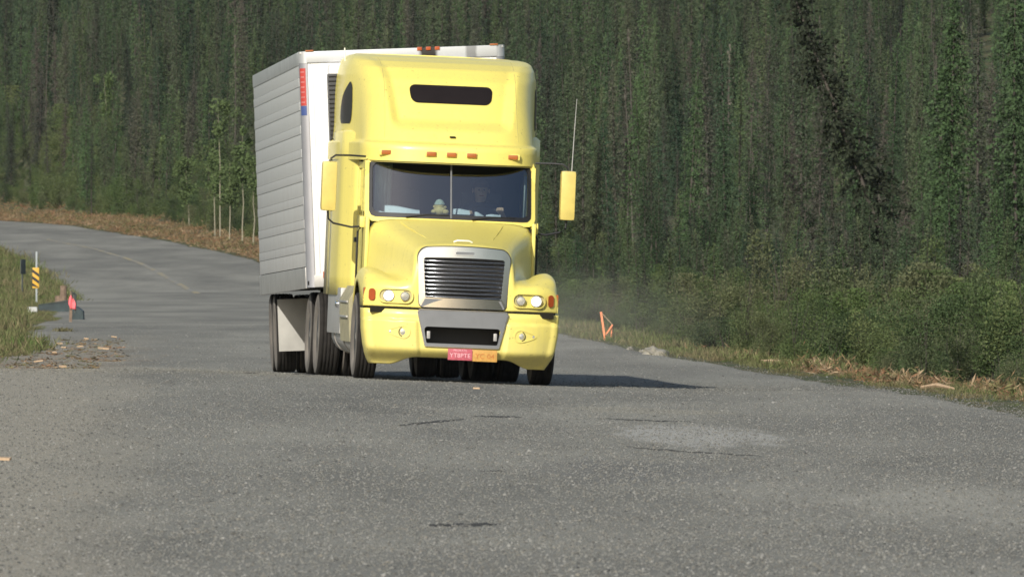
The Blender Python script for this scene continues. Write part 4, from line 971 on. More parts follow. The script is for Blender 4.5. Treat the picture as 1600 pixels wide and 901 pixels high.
box_part('cab_headliner', (-1.02, 2.75, 2.66), (1.02, 5.2, 2.70), M['interior'])
box_part('inner_back_wall', (-1.02, 4.4, 1.0), (1.02, 4.45, 2.66), M['interior'])
# dashboard, steering wheel, seats, pale sheets added for glare in the glass
P = [[(x, y + .25 * abs(x) ** 3, z) for x in np.linspace(-1.0, 1.0, 17)] for y, z in ((2.28, 1.925), (2.45, 1.985), (2.75, 1.97), (2.9, 1.90), (2.95, 1.5))]
dash = new_obj('dashboard', grid_mesh('dashboard', P), M['dash'], truck)
mb = MB(); wc = Vector((.47, 3.08, 1.93)); tl = R(32)
def wheel_rim(r): return [(wc.x + r * math.cos(a), wc.y + r * math.sin(a) * math.sin(tl), wc.z + r * math.sin(a) * math.cos(tl)) for a in np.linspace(0, 2 * math.pi, 33)]
mb.tube(wheel_rim(.225), .015, 6, False)
for a in (0, 2.1, 4.2): mb.tube([wc, (wc.x + .22 * math.cos(a), wc.y + .22 * math.sin(a) * math.sin(tl), wc.z + .22 * math.sin(a) * math.cos(tl))], .012, 5)
mb.tube([wc, (wc.x, wc.y - .35, wc.z - .25)], .03, 6); mb.build('steering_wheel', M['black'], truck)
for sx_ in (-1, 1):
    mb = MB(); mb.box((sx_ * .5 - .26, 3.35, 1.45), (sx_ * .5 + .26, 3.9, 1.6), .05); seat = mb.build('seat', M['seat_cloth'], truck)
    mb = MB(); mb.box((sx_ * .5 - .25, 3.85, 1.55), (sx_ * .5 + .25, 4.0, 2.28), .06); mb.build('seat_back', M['seat_cloth'], seat)
    mb = MB(); mb.box((sx_ * .5 - .13, 3.88, 2.27), (sx_ * .5 + .13, 3.97, 2.46), .04); mb.build('headrest', M['seat_cloth'], seat)
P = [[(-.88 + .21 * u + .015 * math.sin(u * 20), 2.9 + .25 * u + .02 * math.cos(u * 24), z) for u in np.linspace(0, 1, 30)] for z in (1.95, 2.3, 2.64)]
cu_ = new_obj('glare_sheet', grid_mesh('glare_sheet', P), M['glare_sheet'], truck); cu_.modifiers.new('thick', 'SOLIDIFY').thickness = .01  # added sheet, its pale colour paints the reflection on the left pane
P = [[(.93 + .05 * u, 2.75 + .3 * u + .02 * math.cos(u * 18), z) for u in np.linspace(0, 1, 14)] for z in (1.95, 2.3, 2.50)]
cu_ = new_obj('glare_sheet', grid_mesh('glare_sheet', P), M['glare_sheet'], truck); cu_.modifiers.new('thick', 'SOLIDIFY').thickness = .01  # added sheet, its colour paints the light strip at the right pane

# --- wheels
def wheel_meshes(r=.515, w=.27):
    """tyre and rim meshes, axis along x, outer face towards -x"""
    h = w / 2
    prof = [(-h * .55, r * .58), (-h * .8, r * .62), (-h, r * .75), (-h, r * .86), (-h * .93, r * .94), (-h * .84, r * .985)]
    groove = []
    for c in (-.5, -.17, .17, .5): groove += [(h * (c - .05), r), (h * (c - .04), r * .985), (h * (c + .04), r * .985), (h * (c + .05), r)]
    prof += groove + [(h * .84, r * .985), (h * .93, r * .94), (h, r * .86), (h, r * .75), (h * .8, r * .62), (h * .55, r * .58)]
    mb = MB(); mb.lathe(prof, 'x', 48, closed=True); bmesh.ops.recalc_face_normals(mb.bm, faces=mb.bm.faces[:])
    for f_ in mb.bm.faces:
        c = f_.calc_center_median(); f_.material_index = 1 if math.hypot(c.y, c.z) > r * .955 else 0; f_.smooth = True
    t = bpy.data.meshes.new('tyre'); mb.bm.to_mesh(t); mb.bm.free(); t.materials.append(M['rubber']); t.materials.append(M['tread'])
    mb = MB(); mb.lathe([(-h * .75, r * .60), (-h * .70, r * .56), (-h * .1, r * .52), (h * .1, r * .40), (-h * .1, r * .24), (-h * .65, r * .20), (-h * .8, r * .1), (h * .3, r * .1), (h * .3, r * .59)], 'x', 32)
    for k in range(10):
        a = 2 * math.pi * k / 10; y, z = r * .30 * math.cos(a), r * .30 * math.sin(a); mb.lathe([(-h * .35, .014), (h * .05, .018)], 'x', 6, (0, y, z))
    bmesh.ops.recalc_face_normals(mb.bm, faces=mb.bm.faces[:]); ri = bpy.data.meshes.new('rim'); mb.bm.to_mesh(ri); mb.bm.free(); ri.materials.append(M['rim']); ri.shade_smooth()
    return t, ri
TYRE, RIM = wheel_meshes()
def put_wheel(owner, OM, lx, ly, r=.515, flip=1, steer=0.):
    """wheel at local x, y of its owner; its height is set so that the tread rests on the ground"""
    w = OM @ Vector((lx, ly, .5)); zg_ = max(gz(w.x + dx, w.y + dy) for dx in (-.08, .08) for dy in (-.1, .1)) + .018
    li = OM.inverted() @ Vector((w.x, w.y, zg_ + r))
    e = bpy.data.objects.new('wheel', TYRE); COL.objects.link(e); e.parent = owner; e.location = li; e.rotation_euler = (random.uniform(0, 6), 0, 0 if flip > 0 else math.pi)
    b = bpy.data.objects.new('rim', RIM); COL.objects.link(b); b.parent = e
    return li
bpy.context.view_layer.update()
for sx_ in (-1, 1):
    put_wheel(truck, TM, sx_ * 1.065, 1.22, flip=-sx_)
    for yy_ in (6.45, 7.78):
        put_wheel(truck, TM, sx_ * 1.125, yy_, flip=-sx_); put_wheel(truck, TM, sx_ * .80, yy_, flip=sx_)
for yy_ in (1.22, 6.45, 7.78):
    mb = MB(); mb.tube([(-.95, yy_, .5), (.95, yy_, .5)], .06, 10); ax = mb.build('axle', M['dark'], truck)
    if yy_ > 2: mb = MB(); mb.lathe([(yy_ - .22, .1), (yy_ - .1, .2), (yy_ + .1, .2), (yy_ + .2, .1)], 'y', 16, (0, 0, .5)); mb.build('differential', M['dark'], ax)
mb = MB(); mb.box((-.45, 6.6, .98), (.45, 7.6, 1.08), .03); mb.build('coupling_plate', M['dark'], truck)
mb = MB(); mb.box((-1.12, 8.5, .25), (-.62, 8.52, .95)); mb.build('mud_flap', M['black'], truck)
mb = MB(); mb.box((.62, 8.5, .25), (1.12, 8.52, .95)); mb.build('mud_flap', M['black'], truck)

# ------------------------------------------------------------------ driver and the things on the dashboard
def W2(p): return TM @ Vector(p)
def person_in_cab():
    b = bmesh.new(); rad = {}
    J = {'pelvis': (.49, 3.72, 1.66, .15), 'waist': (.49, 3.73, 1.82, .135), 'chest': (.49, 3.72, 2.02, .15), 'neck': (.48, 3.70, 2.17, .06), 'head0': (.475, 3.665, 2.24, .075), 'head1': (.475, 3.655, 2.31, .095), 'head2': (.475, 3.67, 2.385, .085),
         'shL': (.30, 3.71, 2.09, .065), 'elL': (.25, 3.50, 1.88, .048), 'wrL': (.29, 3.24, 1.99, .030), 'hL': (.30, 3.17, 2.03, .034),
         'shR': (.68, 3.71, 2.09, .065), 'elR': (.78, 3.45, 1.88, .048), 'wrR': (.70, 3.12, 2.03, .032), 'hR': (.66, 3.06, 2.085, .042),
         'kL': (.38, 3.35, 1.62, .085), 'fL': (.40, 3.0, 1.28, .055), 'kR': (.60, 3.35, 1.62, .085), 'fR': (.60, 3.0, 1.28, .055)}
    E = [('pelvis', 'waist'), ('waist', 'chest'), ('chest', 'neck'), ('neck', 'head0'), ('head0', 'head1'), ('head1', 'head2'), ('chest', 'shL'), ('shL', 'elL'), ('elL', 'wrL'), ('wrL', 'hL'), ('chest', 'shR'), ('shR', 'elR'), ('elR', 'wrR'), ('wrR', 'hR'), ('pelvis', 'kL'), ('kL', 'fL'), ('pelvis', 'kR'), ('kR', 'fR')]
    for hnd, cx_ in (('hL', .30), ('hR', .66)):
        hx, hy, hz, _ = J[hnd]
        for k in range(4):
            J[hnd + 'a%d' % k] = (hx - .033 + .022 * k, hy - .05, hz + .012, .011); J[hnd + 'b%d' % k] = (hx - .034 + .023 * k, hy - .075, hz - .018, .0095); E += [(hnd, hnd + 'a%d' % k), (hnd + 'a%d' % k, hnd + 'b%d' % k)]
        J[hnd + 't'] = (hx + (.045 if hnd == 'hL' else -.045), hy - .02, hz - .01, .012); E.append((hnd, hnd + 't'))
    vs = {k: b.verts.new(W2(v[:3])) for k, v in J.items()}; names = list(J); 
    for a, c in E: b.edges.new((vs[a], vs[c]))
    me = bpy.data.meshes.new('person'); b.verts.index_update(); b.to_mesh(me); b.free()
    o = bpy.data.objects.new('person', me); COL.objects.link(o)
    sk = o.modifiers.new('skin', 'SKIN'); 
    lay = me.skin_vertices[0].data if me.skin_vertices else None
    if lay is None:
        bm2 = bmesh.new(); bm2.from_mesh(me); bm2.verts.layers.skin.verify(); bm2.to_mesh(me); bm2.free(); lay = me.skin_vertices[0].data
    for i, k in enumerate(names): r_ = J[k][3]; lay[i].radius = (r_, r_); lay[i].use_root = (i == 0)
    o.modifiers.new('sub', 'SUBSURF').levels = 1; o.modifiers['sub'].render_levels = 2
    dg = bpy.context.evaluated_depsgraph_get(); me2 = bpy.data.meshes.new_from_object(o.evaluated_get(dg)); 
    o.modifiers.clear(); o.data = me2; me2.materials.clear(); me2.materials.append(M['shirt']); me2.materials.append(M['skin'])
    inv = TM.inverted()
    for p in me2.polygons:
        c = inv @ p.center; head = c.z > 2.17 and abs(c.x - .475) < .14; hand = c.y < 3.24 and c.z > 1.9
        p.material_index = 1 if head or hand else 0; p.use_smooth = True
    tag(o, 'driver in a dark shirt with a hand on top of the steering wheel', 'person')
    mb = MB(); cen = W2((.475, 3.69, 2.345)); bmesh.ops.create_uvsphere(mb.bm, u_segments=16, v_segments=10, radius=.108, matrix=Matrix.Translation(cen) @ Matrix.Diagonal((.95, 1.05, 1.0, 1)))
    for v in list(mb.bm.verts):
        if (inv @ v.co).z < 2.33 and (inv @ v.co).y < 3.70: mb.bm.verts.remove(v)
    mb.build('hair', M['hair'], o)
    mb = MB()
    for ex_ in (-.032, .032): bmesh.ops.create_uvsphere(mb.bm, u_segments=8, v_segments=6, radius=.012, matrix=Matrix.Translation(W2((.475 + ex_, 3.568, 2.315))))
    mb.build('eyes', M['black'], o)
    mb = MB(); mb.tube([W2((.475, 3.575, 2.32)), W2((.475, 3.548, 2.285)), W2((.475, 3.56, 2.272))], [.009, .014, .012], 6); mb.build('nose', M['skin'], o)
    mb = MB(); mb.tube([W2((.45, 3.566, 2.247)), W2((.475, 3.560, 2.244)), W2((.50, 3.566, 2.247))], .006, 5); mb.build('mouth', M['red_lens'], o)
    mb = MB()
    for ex_ in (-.1, .1): bmesh.ops.create_uvsphere(mb.bm, u_segments=8, v_segments=6, radius=.022, matrix=Matrix.Translation(W2((.475 + ex_, 3.66, 2.305))) @ Matrix.Diagonal((.4, .8, 1.4, 1)))
    mb.build('ears', M['skin'], o)
person_in_cab()
def dash_sheet(x0, x1, y0, z0, h, lab, cat='paper', name='paper_sheet', thick=.012, skew=0., fold=.35, mat='paper'):
    mb = MB(); n = 8; A = []
    for i in range(n + 1):
        t = i / n; x = x0 + (x1 - x0) * t; zt = z0 + h * (1 + skew * (t - .5)) + .008 * math.sin(t * 5)
        A.append([(x, y0 + .25 * abs(x) ** 3, z0), (x, y0 + .06 + .25 * abs(x) ** 3, zt - .01), (x, y0 + .06 + h * fold + .25 * abs(x) ** 3, zt), (x, y0 + .1 + h + .25 * abs(x) ** 3, z0)])
    V = [tuple(W2(p)) for r_ in A for p in r_]; Fq = []
    for i in range(n):
        for j in range(3): Fq.append((i * 4 + j, i * 4 + j + 1, i * 4 + 5 + j, i * 4 + 4 + j))
    me = bpy.data.meshes.new(name); me.from_pydata(V, [], Fq); me.update(); o = new_obj(name, me, M[mat], None, False); md = o.modifiers.new('thick', 'SOLIDIFY'); md.thickness = thick * .3
    return tag(o, lab, cat)
dash_sheet(-.775, -.36, 2.42, 1.985, .075, 'wide pale folder of papers lying on the left of the dashboard', 'folder', 'paper_folder', skew=-.5)
dash_sheet(-.90, -.78, 2.40, 1.975, .03, 'small white slip in the far left corner of the dashboard', 'paper', 'paper_slip')
dash_sheet(.045, .245, 2.40, 2.005, .06, 'pale blue sheet propped just right of the windscreen divider', 'paper', 'paper_sheet')
dash_sheet(.31, .42, 2.42, 1.985, .04, 'crumpled pale blue slip in front of the steering wheel', 'paper', 'paper_slip', skew=-.8)
dash_sheet(.45, .63, 2.42, 1.98, .035, 'low pale sheet at the right of the dashboard', 'paper', 'paper_sheet', skew=.5)
# plush figure with a cap
mb = MB()
for c, r_ in (((-.115, 2.50, 2.045), (.078, .06, .06)), ((-.12, 2.50, 2.105), (.06, .055, .055)), ((-.19, 2.47, 2.03), (.035, .03, .025)), ((-.045, 2.47, 2.03), (.04, .03, .03)), ((-.17, 2.50, 2.09), (.03, .02, .02)), ((-.06, 2.50, 2.085), (.03, .02, .02))):
    bmesh.ops.create_uvsphere(mb.bm, u_segments=14, v_segments=10, radius=1., matrix=Matrix.Translation(W2(c)) @ Matrix.Diagonal((*r_, 1)))
tag(mb.build('plush_toy', M['plush'], None), 'yellowish plush toy with a pale cap sitting left of the windscreen divider', 'toy')
toy = bpy.data.objects['plush_toy']; mb = MB(); mb.lathe([(0, .066), (.02, .06), (.05, .04), (.065, .012)], 'z', 16, W2((-.12, 2.50, 2.115))); mb.build('cap', M['plush_cap'], toy)

# ------------------------------------------------------------------ the trailer (local: x to image right, y backwards, z up)
trailer = empty('box_trailer', (-1.215, 189.5, .04), (R(-.62), R(-2.05), math.atan(.0565)))
tag(trailer, 'long silver ribbed refrigerated box trailer behind the yellow truck', 'trailer')
TR = Matrix.Translation(trailer.location) @ trailer.rotation_euler.to_matrix().to_4x4()
def tp(name, a, b, mat, bev=.006, parent=trailer): mb = MB(); mb.box(a, b, bev); return mb.build(name, mat, parent)
L = 14.4; TW = 1.27; ZB, ZT = 1.235, 4.085
fw = tp('front_wall', (-TW + .10, .015, ZB), (TW - .10, .06, ZT - .12), M['white_wall'])
tp('roof_sheet', (-TW + .01, .02, ZT - .03), (TW - .01, L, ZT), M['alu'])
tp('trailer_floor', (-TW + .01, .03, ZB - .02), (TW - .01, L, ZB + .03), M['dark'])
tp('rear_wall', (-TW + .01, L - .05, ZB), (TW - .01, L, ZT - .03), M['white_wall'])
def soot_rail():
    m, nt, p = node_mat('sooty_top_rail'); setc(p, (.50, .51, .51), .42, .45); co = objco(nt); sx = nt.nodes.new('ShaderNodeSeparateXYZ'); nt.links.new(co, sx.inputs[0])
    n_ = noise(nt, co, 9., 4); f = None
    for cx_, w_ in ((.33, .16), (.86, .10)):
        a = math_n(nt, 'ABSOLUTE', math_n(nt, 'DIVIDE', math_n(nt, 'SUBTRACT', sx.outputs[0], cx_), w_)); a = math_n(nt, 'ADD', a, math_n(nt, 'MULTIPLY', n_, .4)); g_ = ramp(nt, a, [(.7, 1.), (1., 0.)])
        g_ = math_n(nt, 'MULTIPLY', g_, 1. if cx_ < .5 else .55); f = g_ if f is None else math_n(nt, 'MAXIMUM', f, g_)
    nt.links.new(mixc(nt, f, (.50, .51, .51), (.035, .03, .026)), p.inputs['Base Color']); return m
hr = tp('front_top_rail', (-TW + .09, -.012, ZT - .135), (TW - .09, .10, ZT + .004), soot_rail(), .012)
tp('front_bottom_rail', (-TW + .09, -.006, ZB - .05), (TW - .09, .08, ZB + .10), M['alu'], .01)
rv = None
for x in np.linspace(-TW + .16, TW - .16, 9):
    mb = MB(); mb.box((x - .006, .004, ZB + .12), (x + .006, .016, ZT - .15)); mb.build('front_wall_seam', M['white_wall'], fw)
for x in (-TW + .13, TW - .13):
    mb = MB(); mb.box((x - .05, -.03, ZT + .004), (x + .05, .02, ZT + .022), .006); a_ = mb.build('corner_marker_light', M['amber'], trailer)
for x in (.22, .33, .44): tp('marker_light', (x - .03, -.03, ZT - .03), (x + .03, -.012, ZT + .012), M['red_lens'], .004)
for sx_ in (-1, 1):
    P = [[(sx_ * (TW - .10 + .10 * math.sin(a)), .10 - .10 * math.cos(a), z) for a in np.linspace(0, math.pi / 2, 8)] + [(sx_ * TW, .16, z)] for z in (ZB - .05, ZT + .002)]
    pst = new_obj('corner_post', grid_mesh('corner_post', P), M['post'], trailer)
    P = [[(sx_ * (TW - .10 + .105 * math.sin(a)), .10 - .105 * math.cos(a), z) for a in np.linspace(0, math.pi / 2, 8)] + [(sx_ * (TW + .005), .16, z)] for z in (ZT - .14, ZT + .006)]
    new_obj('corner_casting', grid_mesh('corner_casting', P), M['rail'], trailer)
    tp('side_top_rail', (sx_ * (TW - .04), .16, ZT - .16), (sx_ * (TW + .008), L, ZT + .003), M['rail'], .01)
    tp('side_bottom_rail', (sx_ * (TW - .04), .16, ZB - .06), (sx_ * (TW + .012), L, ZB + .20), M['alu'], .01)
    z = ZB + .21; k = 0
    while z < ZT - .20:
        tp('side_panel', (sx_ * (TW - .03), .17, z), (sx_ * TW, L - .02, z + .178), M['side_panel'], .002)
        if z + .30 < ZT - .16:
            tp('side_rib', (sx_ * (TW - .02), .17, z + .180), (sx_ * (TW + .005), L - .02, z + .287), M['rib'], .003)
        z += .291; k += 1
    tp('side_backing', (sx_ * (TW - .05), .16, ZB + .18), (sx_ * (TW - .035), L - .03, ZT - .15), M['seam_and_shade'])
    # logo decal running down the corner: red block of letters over a short blue one
    P = lambda z0, z1, o_=.0025: [[(sx_ * (TW - .10 + (.10 + o_) * math.sin(a)), .10 - (.10 + o_) * math.cos(a), z) for a in np.linspace(.25, 1.15, 6)] for z in (z0, z1)]
    dr_ = new_obj('logo_strip', grid_mesh('logo_strip', P(ZT - .66, ZT - .20)), M['decal_red'], pst); new_obj('logo_strip_blue', grid_mesh('logo_strip_blue', P(ZT - .78, ZT - .665)), M['decal_blue'], pst)
    for q in range(7):
        zq = ZT - .24 - q * .062; new_obj('logo_letter', grid_mesh('logo_letter', [r_[1:5] for r_ in P(zq - .012, zq, .0045)]), M['decal_dark'], pst)
    tp('mud_guard', (sx_ * .66, 11.35, .42), (sx_ * 1.18, 11.38, 1.10), M['flap'], .004)
    tp('cross_member', (sx_ * .50, 10.9, .95), (sx_ * .60, 14.2, 1.15), M['dark'])
    tp('landing_leg', (sx_ * .85, 3.1, .55), (sx_ * .97, 3.24, 1.17), M['dark'])
    tp('support_foot', (sx_ * .80, 3.05, .52), (sx_ * 1.02, 3.29, .55), M['dark'])
    for yy_ in (12.05, 13.3): put_wheel(trailer, TR, sx_ * 1.075, yy_, flip=-sx_); put_wheel(trailer, TR, sx_ * .76, yy_, flip=sx_)
tp('lower_marker_light', (-TW + .20, -.02, ZB + .06), (-TW + .27, .0, ZB + .14), M['red_lens'], .006)
for yy_ in (12.05, 13.3): mb = MB(); mb.tube([(-1., yy_, .50), (1., yy_, .50)], .07, 10); mb.build('axle', M['dark'], trailer)
tp('kingpin_plate', (-.5, .4, 1.09), (.5, 1.4, 1.17), M['dark'])
# refrigeration unit
mb = MB(); mb.box((-.93, -.50, 2.05), (.93, .012, 3.93), .07); ru = mb.build('refrigeration_unit', M['white_wall'], trailer)
mb = MB(); mb.box((-.94, -.512, 2.55), (-.60, -.45, 3.80), .02); g1 = mb.build('unit_grille', M['black'], ru)
mb = MB(); mb.box((.60, -.512, 2.55), (.94, -.45, 3.80), .02); g2 = mb.build('unit_grille', M['black'], ru)
mb = MB(); mb.box((-.5, -.515, 2.9), (.5, -.48, 3.78), .02); mb.build('unit_grille', M['black'], ru)
for g_, a, b in ((g1, -.935, -.61), (g2, .61, .935)):
    for z in np.arange(2.60, 3.78, .055): mb = MB(); mb.box((a, -.522, z), (b, -.508, z + .012)); mb.build('louvre', M['dark'], g_, False)
mb = MB(); mb.box((-.936, -.48, 2.55), (-.925, -.02, 3.80), .004); mb.build('unit_side_grille', M['black'], ru)

# ------------------------------------------------------------------ roadside things
def at(pxl, pyl=None, y=None, dz=0.): x = px(pxl, y); return Vector((x, y, gz(x, y) + dz))
def zpix(py_, y): return HC - (py_ - 345.) * y / F
# striped object marker on its post
y_ = 415.; c = at(57, y=y_); sgn = empty('marker_sign', c); ppm = F / y_
tag(sgn, 'narrow yellow and black striped marker sign on a white post at left', 'sign')
zz0 = c.z; topz = zpix(393, y_) - zz0; s0, s1 = zpix(450, y_) - zz0, zpix(418, y_) - zz0
mb = MB(); mb.box((-.024, -.0, -.6), (.024, .03, topz), .005); mb.build('post', M['post_white'], sgn)
w_ = .09; mb = MB(); mb.box((-w_ - .02, -.02, s0), (w_ - .02, -.005, s1), .004); bd_ = mb.build('sign_board', M['sign_yellow'], sgn)
hgt = s1 - s0; nst = 3
for k in range(nst + 1):
    zc_ = s1 - .02 - hgt * (k + .1) / nst; 
    poly = [(-w_ + .0, zc_), (w_ - .0, zc_ - .13), (w_ - .0, zc_ - .13 - .085), (-w_ + .0, zc_ - .085)]
    poly = [(x - .02, min(max(z, s0 + .01), s1 - .01)) for x, z in poly]
    if max(z for _, z in poly) - min(z for _, z in poly) > .04: mb = MB(); mb.prism(poly, -.027, -.0215); mb.build('stripe', M['sign_black'], bd_, False)
y2 = 470.; c = at(36, y=y2); m2 = empty('marker_sign', c, (0, 0, R(70))); tag(m2, 'dark back of a second marker sign seen almost edge on at far left', 'sign')
zt2, zb2 = zpix(405, y2) - c.z, zpix(428, y2) - c.z
mb = MB(); mb.box((-.2, -.01, zb2), (.2, .01, zt2), .004, rot=Euler((0, 0, 0))); mb.build('sign_board', M['sign_back'], m2)
mb = MB(); mb.box((-.03, .01, -.5), (.03, .04, zb2 + .1), .004); mb.build('post', M['sign_back'], m2)
# culvert: dark beam with pale end, wooden posts
y_ = 372.; c = at(82, y=y_); zb = zpix(490, y_)
rail = empty('culvert_rail', (c.x, c.y, c.z)); tag(rail, 'low dark steel culvert rail between the striped sign and the pink ribbon', 'guard rail')
x0, x1 = px(60, y_) - c.x, px(108, y_) - c.x; zr0, zr1 = zpix(490, y_) - c.z, zpix(478, y_) - c.z
mb = MB(); mb.prism([(x0, zr0 + .02), (x1, zr0 - .03), (x1, zr1 + .12), (x0, zr1 + .02)], -.06, .06); mb.build('beam', M['steel_dark'], rail)
mb = MB(); mb.prism([(x0, zr1 + .023), (x1, zr1 + .123), (x1, zr1 + .15), (x0, zr1 + .04)], -.08, .08); mb.build('beam_top', M['steel_dark'], rail)
for xx in (x0 + .12, (x0 + x1) / 2, x1 - .08): mb = MB(); mb.box((xx - .06, -.055, -.5), (xx + .06, .055, zr0 + .03)); mb.build('rail_post', M['wood'], rail)
c2 = at(51, y=y_ - 3); mb = MB(); mb.box((c2.x - .13, c2.y - .18, zpix(491, y_) - .15), (c2.x + .12, c2.y + .2, zpix(478, y_)), .05); tag(mb.build('concrete_block', M['concrete'], None), 'small pale concrete block at the foot of the striped sign', 'block')
c3 = at(98, y=385.); mb = MB(); mb.tube([(c3.x, c3.y, c3.z - .4), (c3.x + .02, c3.y, zpix(446, 385.))], [.10, .085], 9); tag(mb.build('wooden_post', M['wood'], None), 'weathered brown wooden post behind the culvert rail', 'post')
mb = MB(); c4 = at(96, y=390.); mb.tube([(c4.x - .08, c4.y, c4.z - .4), (c4.x - .05, c4.y, zpix(462, 390.))], [.13, .11], 9); tag(mb.build('wooden_post', M['wood'], None), 'short thick wooden stump left of the taller post by the culvert', 'post')
# survey stake with pink ribbon
y_ = 318.; c = at(110, y=y_); stk = empty('survey_stake', c, (0, R(2), 0)); tag(stk, 'wooden survey stake with bright pink flagging near the culvert', 'stake')
tz = zpix(455, y_) - c.z; mb = MB(); mb.box((-.03, -.012, -.3), (.03, .012, tz), .003); mb.build('lath', M['wood'], stk)
P = []
for t in np.linspace(0, 1, 9):
    z = zpix(461, y_) - c.z + (zpix(482, y_) - zpix(461, y_)) * t; wv = .02 + .055 * math.sin(min(1, t * 1.25) * 2.3); P.append([(-.01 + u * wv + .06 * t, -.03 - .03 * math.cos(u * 4 + t * 5), z - .02 * abs(u)) for u in np.linspace(-1, 1, 8)])
o = new_obj('ribbon', grid_mesh('ribbon', P), M['ribbon_pink'], stk); o.modifiers.new('thick', 'SOLIDIFY').thickness = .006
mb = MB(); mb.tube([(0, -.02, tz - .14), (.03, -.02, tz - .02), (.06, -.01, tz - .06), (.085, 0, tz - .3), (.09, 0, tz - .45)], [.03, .05, .045, .03, .02], 7); mb.build('dark_tag', M['sign_back'], stk)
# dark round culvert mouth shadow piece
c5 = at(121, y=330.); mb = MB(); mb.prism([(c5.x - .17, c5.z - .3), (c5.x + .15, c5.z - .3), (c5.x + .12, c5.z + .20), (c5.x - .02, c5.z + .30), (c5.x - .17, c5.z + .28)], c5.y - .3, c5.y + .9)
tag(mb.build('culvert_end', M['steel_dark'], None), 'dark boxy end of the culvert right of the pink ribbon', 'culvert')
# orange survey laths on the right edge
y_ = 268.; k_ = y_ / F
def seg(name, p0, p1, w, mat, par, off=0.):
    a = Vector((px(p0[0], y_) - par.location.x, off, zpix(p0[1], y_) - par.location.z)); b = Vector((px(p1[0], y_) - par.location.x, off, zpix(p1[1], y_) - par.location.z))
    d_ = (b - a).normalized(); n_ = Vector((d_.z, 0, -d_.x)) * w / 2; mb = MB()
    mb.prism([((a + n_).x, (a + n_).z), ((b + n_).x, (b + n_).z), ((b - n_).x, (b - n_).z), ((a - n_).x, (a - n_).z)], off - .008, off + .008); return mb.build(name, mat, par, False)
c = at(946, y=y_); ol_ = empty('survey_stake', c); tag(ol_, 'broken orange survey lath with flagging in a triangle beside the gravel', 'stake')
seg('lath', (939, 487), (945.5, 531), .036, M['lath_orange'], ol_); seg('ribbon', (939.5, 488), (957, 507), .010, M['pale_wood'], ol_, .02); seg('lath', (957, 507), (945, 525), .025, M['lath_orange'], ol_, -.02); seg('ribbon', (956, 508), (955, 529), .02, M['lath_orange'], ol_, .03)
# heap of pale dirt and the white strip of wood
def rock(name, pxl, y, sx_, sy, sz, lab, seed, mat='rock'):
    c = at(pxl, y=y); rg = np.random.default_rng(seed); mb = MB(); bmesh.ops.create_icosphere(mb.bm, subdivisions=3, radius=1.)
    for v in mb.bm.verts:
        q = v.co.copy(); r_ = 1 + .25 * math.sin(q.x * 3 + seed) * math.cos(q.y * 4) + .12 * math.sin(q.x * 9 + q.z * 7 + seed); v.co = Vector((c.x + q.x * sx_ * r_, c.y + q.y * sy * r_, c.z + (q.z * r_) * sz))
    return tag(mb.build(name, M[mat], None), lab, 'rock' if name == 'rock' else 'mound')
rock('dirt_mound', 1026, 241, .22, .5, .13, 'pale dirt mound at the right edge of the gravel', 3); rock('rock', 1008, 248, .09, .2, .05, 'small pale rock just left of the dirt mound', 5); rock('rock', 984, 252, .06, .15, .05, 'tiny rock farther along the edge towards the orange lath', 6)
for a_, b_, y_, lab in ((1190, 1240, 226., 'long bleached strip of wood lying at the right road edge'), (1440, 1490, 186., 'pale dead branch lying in the grass at right')):
    pa, pb = at(a_, y=y_ + 1), at(b_, y=y_); mb = MB(); mb.tube([pa + Vector((0, 0, .06)), (pa + pb) / 2 + Vector((0, 0, .09)), pb + Vector((0, 0, .05))], [.02, .03, .015], 6); tag(mb.build('dead_branch', M['pale_wood'], None), lab, 'branch')
rgc = np.random.default_rng(91)
CL_ = ['longest pale splinter on the gravel shoulder at left', 'pale splinter on the shoulder below the pink ribbon', 'small pale chip right of the splinter under the pink ribbon', 'tiny pale chip just below the survey stake', 'pale chip on the shoulder near the road edge, above the long splinter',
       'pale chip farthest along the shoulder towards the road', 'pale chip below the lone weed', 'reddish pale splinter near the left end of the litter', 'pale chip nearest the viewer within the brown litter', 'pale splinter on the gravel at the lower left margin', 'small pale fragment lying on the road in front of the truck']
for i, (p_, yy_, l_) in enumerate(((162, 236, .22), (93, 249, .12), (125, 242, .12), (100, 240, .1), (135, 258, .10), (178, 262, .12), (85, 229, .09), (60, 212, .16), (98, 202, .12), (6, 121, .14), (745, 176, .1))):
    c = at(p_, y=float(yy_), dz=.04); a = rgc.uniform(0, 3); d = Vector((math.cos(a) * l_, math.sin(a) * l_ * .5, 0)); mb = MB(); mb.box((-l_ * .4, -.03, -.008), (l_ * .4, .03, .01), .004)
    o = mb.build('wood_chip', M['pale_wood'], None); o.location = c; o.rotation_euler = (rgc.uniform(-.3, .3), rgc.uniform(-.15, .15), rgc.uniform(-.4, .4)); tag(o, CL_[i], 'wood chip', 'pale splinters on the gravel')
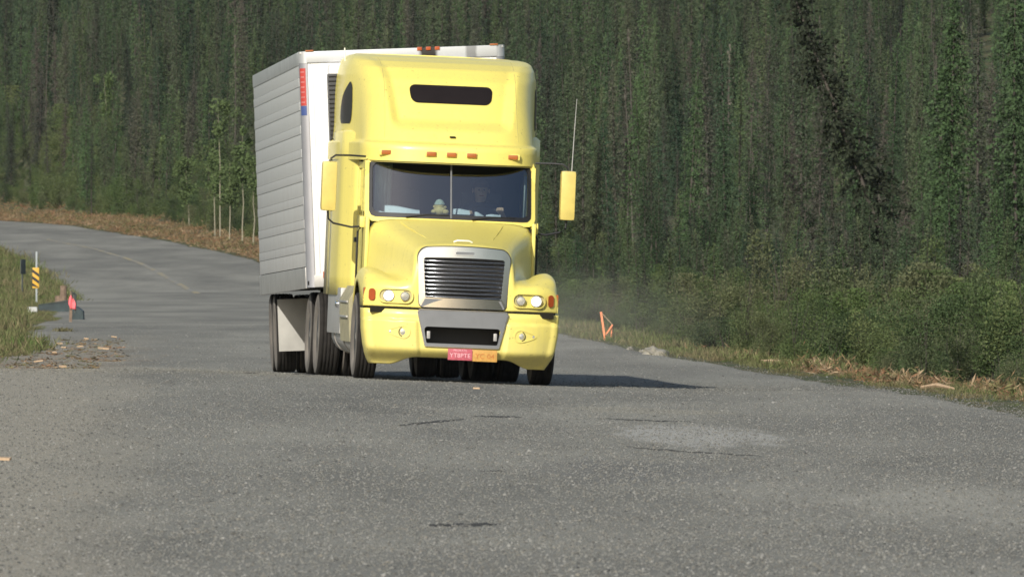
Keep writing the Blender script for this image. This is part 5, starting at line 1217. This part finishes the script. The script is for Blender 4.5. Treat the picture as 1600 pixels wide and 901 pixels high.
# weeds on the shoulder
wd = tuft(790, 90, .14, .13, .03, .8, False, 'grass')
for p_, yy_, s_, lab in ((70, 236, 1.0, 'small dark weed alone on the gravel below the stake'), (102, 281, .8, 'low green weed at the foot of the culvert')):
    c = at(p_, y=float(yy_)); o = bpy.data.objects.new('weed', wd); COL.objects.link(o); o.location = c; o.scale = (s_, s_, s_ * .9); tag(o, lab, 'weed')
# thin dust raised behind the truck
def dust():
    mb = MB(); mb.box((-1, -1, -1), (1, 1, 1)); o = mb.build('dust_cloud', None, None, False); o.location = (.4, 222, .45); o.scale = (3.0, 26, 1.1)
    m = bpy.data.materials.new('dust'); m.use_nodes = True; nt = m.node_tree; nt.nodes.clear(); out = nt.nodes.new('ShaderNodeOutputMaterial')
    v = nt.nodes.new('ShaderNodeVolumePrincipled'); v.inputs['Color'].default_value = (.8, .76, .68, 1); v.inputs['Anisotropy'].default_value = .0
    co = objco(nt); ln = nt.nodes.new('ShaderNodeVectorMath'); ln.operation = 'LENGTH'; nt.links.new(co, ln.inputs[0])
    n_ = noise(nt, mapped(nt, co, (1.5, 3, 1.5)), 1., 3); f = math_n(nt, 'MULTIPLY', ramp(nt, ln.outputs['Value'], [(0., 1.), (.5, .5), (1., 0.)]), ramp(nt, n_, [(.35, .2), (.7, 1.)]))
    nt.links.new(math_n(nt, 'MULTIPLY', f, .016), v.inputs['Density']); nt.links.new(v.outputs[0], out.inputs['Volume']); o.data.materials.clear(); o.data.materials.append(m)
    return tag(o, kind='stuff')
dust()

# thin summer haze
def haze():
    mb = MB(); mb.box((-260, -40, -6), (260, 1900, 95)); o = mb.build('haze', None, None, False)
    m = bpy.data.materials.new('haze'); m.use_nodes = True; nt = m.node_tree; nt.nodes.clear(); out = nt.nodes.new('ShaderNodeOutputMaterial')
    v = nt.nodes.new('ShaderNodeVolumePrincipled'); v.inputs['Color'].default_value = (.80, .88, .95, 1); v.inputs['Density'].default_value = 2.0e-5
    nt.links.new(v.outputs[0], out.inputs['Volume']); o.data.materials.clear(); o.data.materials.append(m); return tag(o, kind='stuff')
haze()
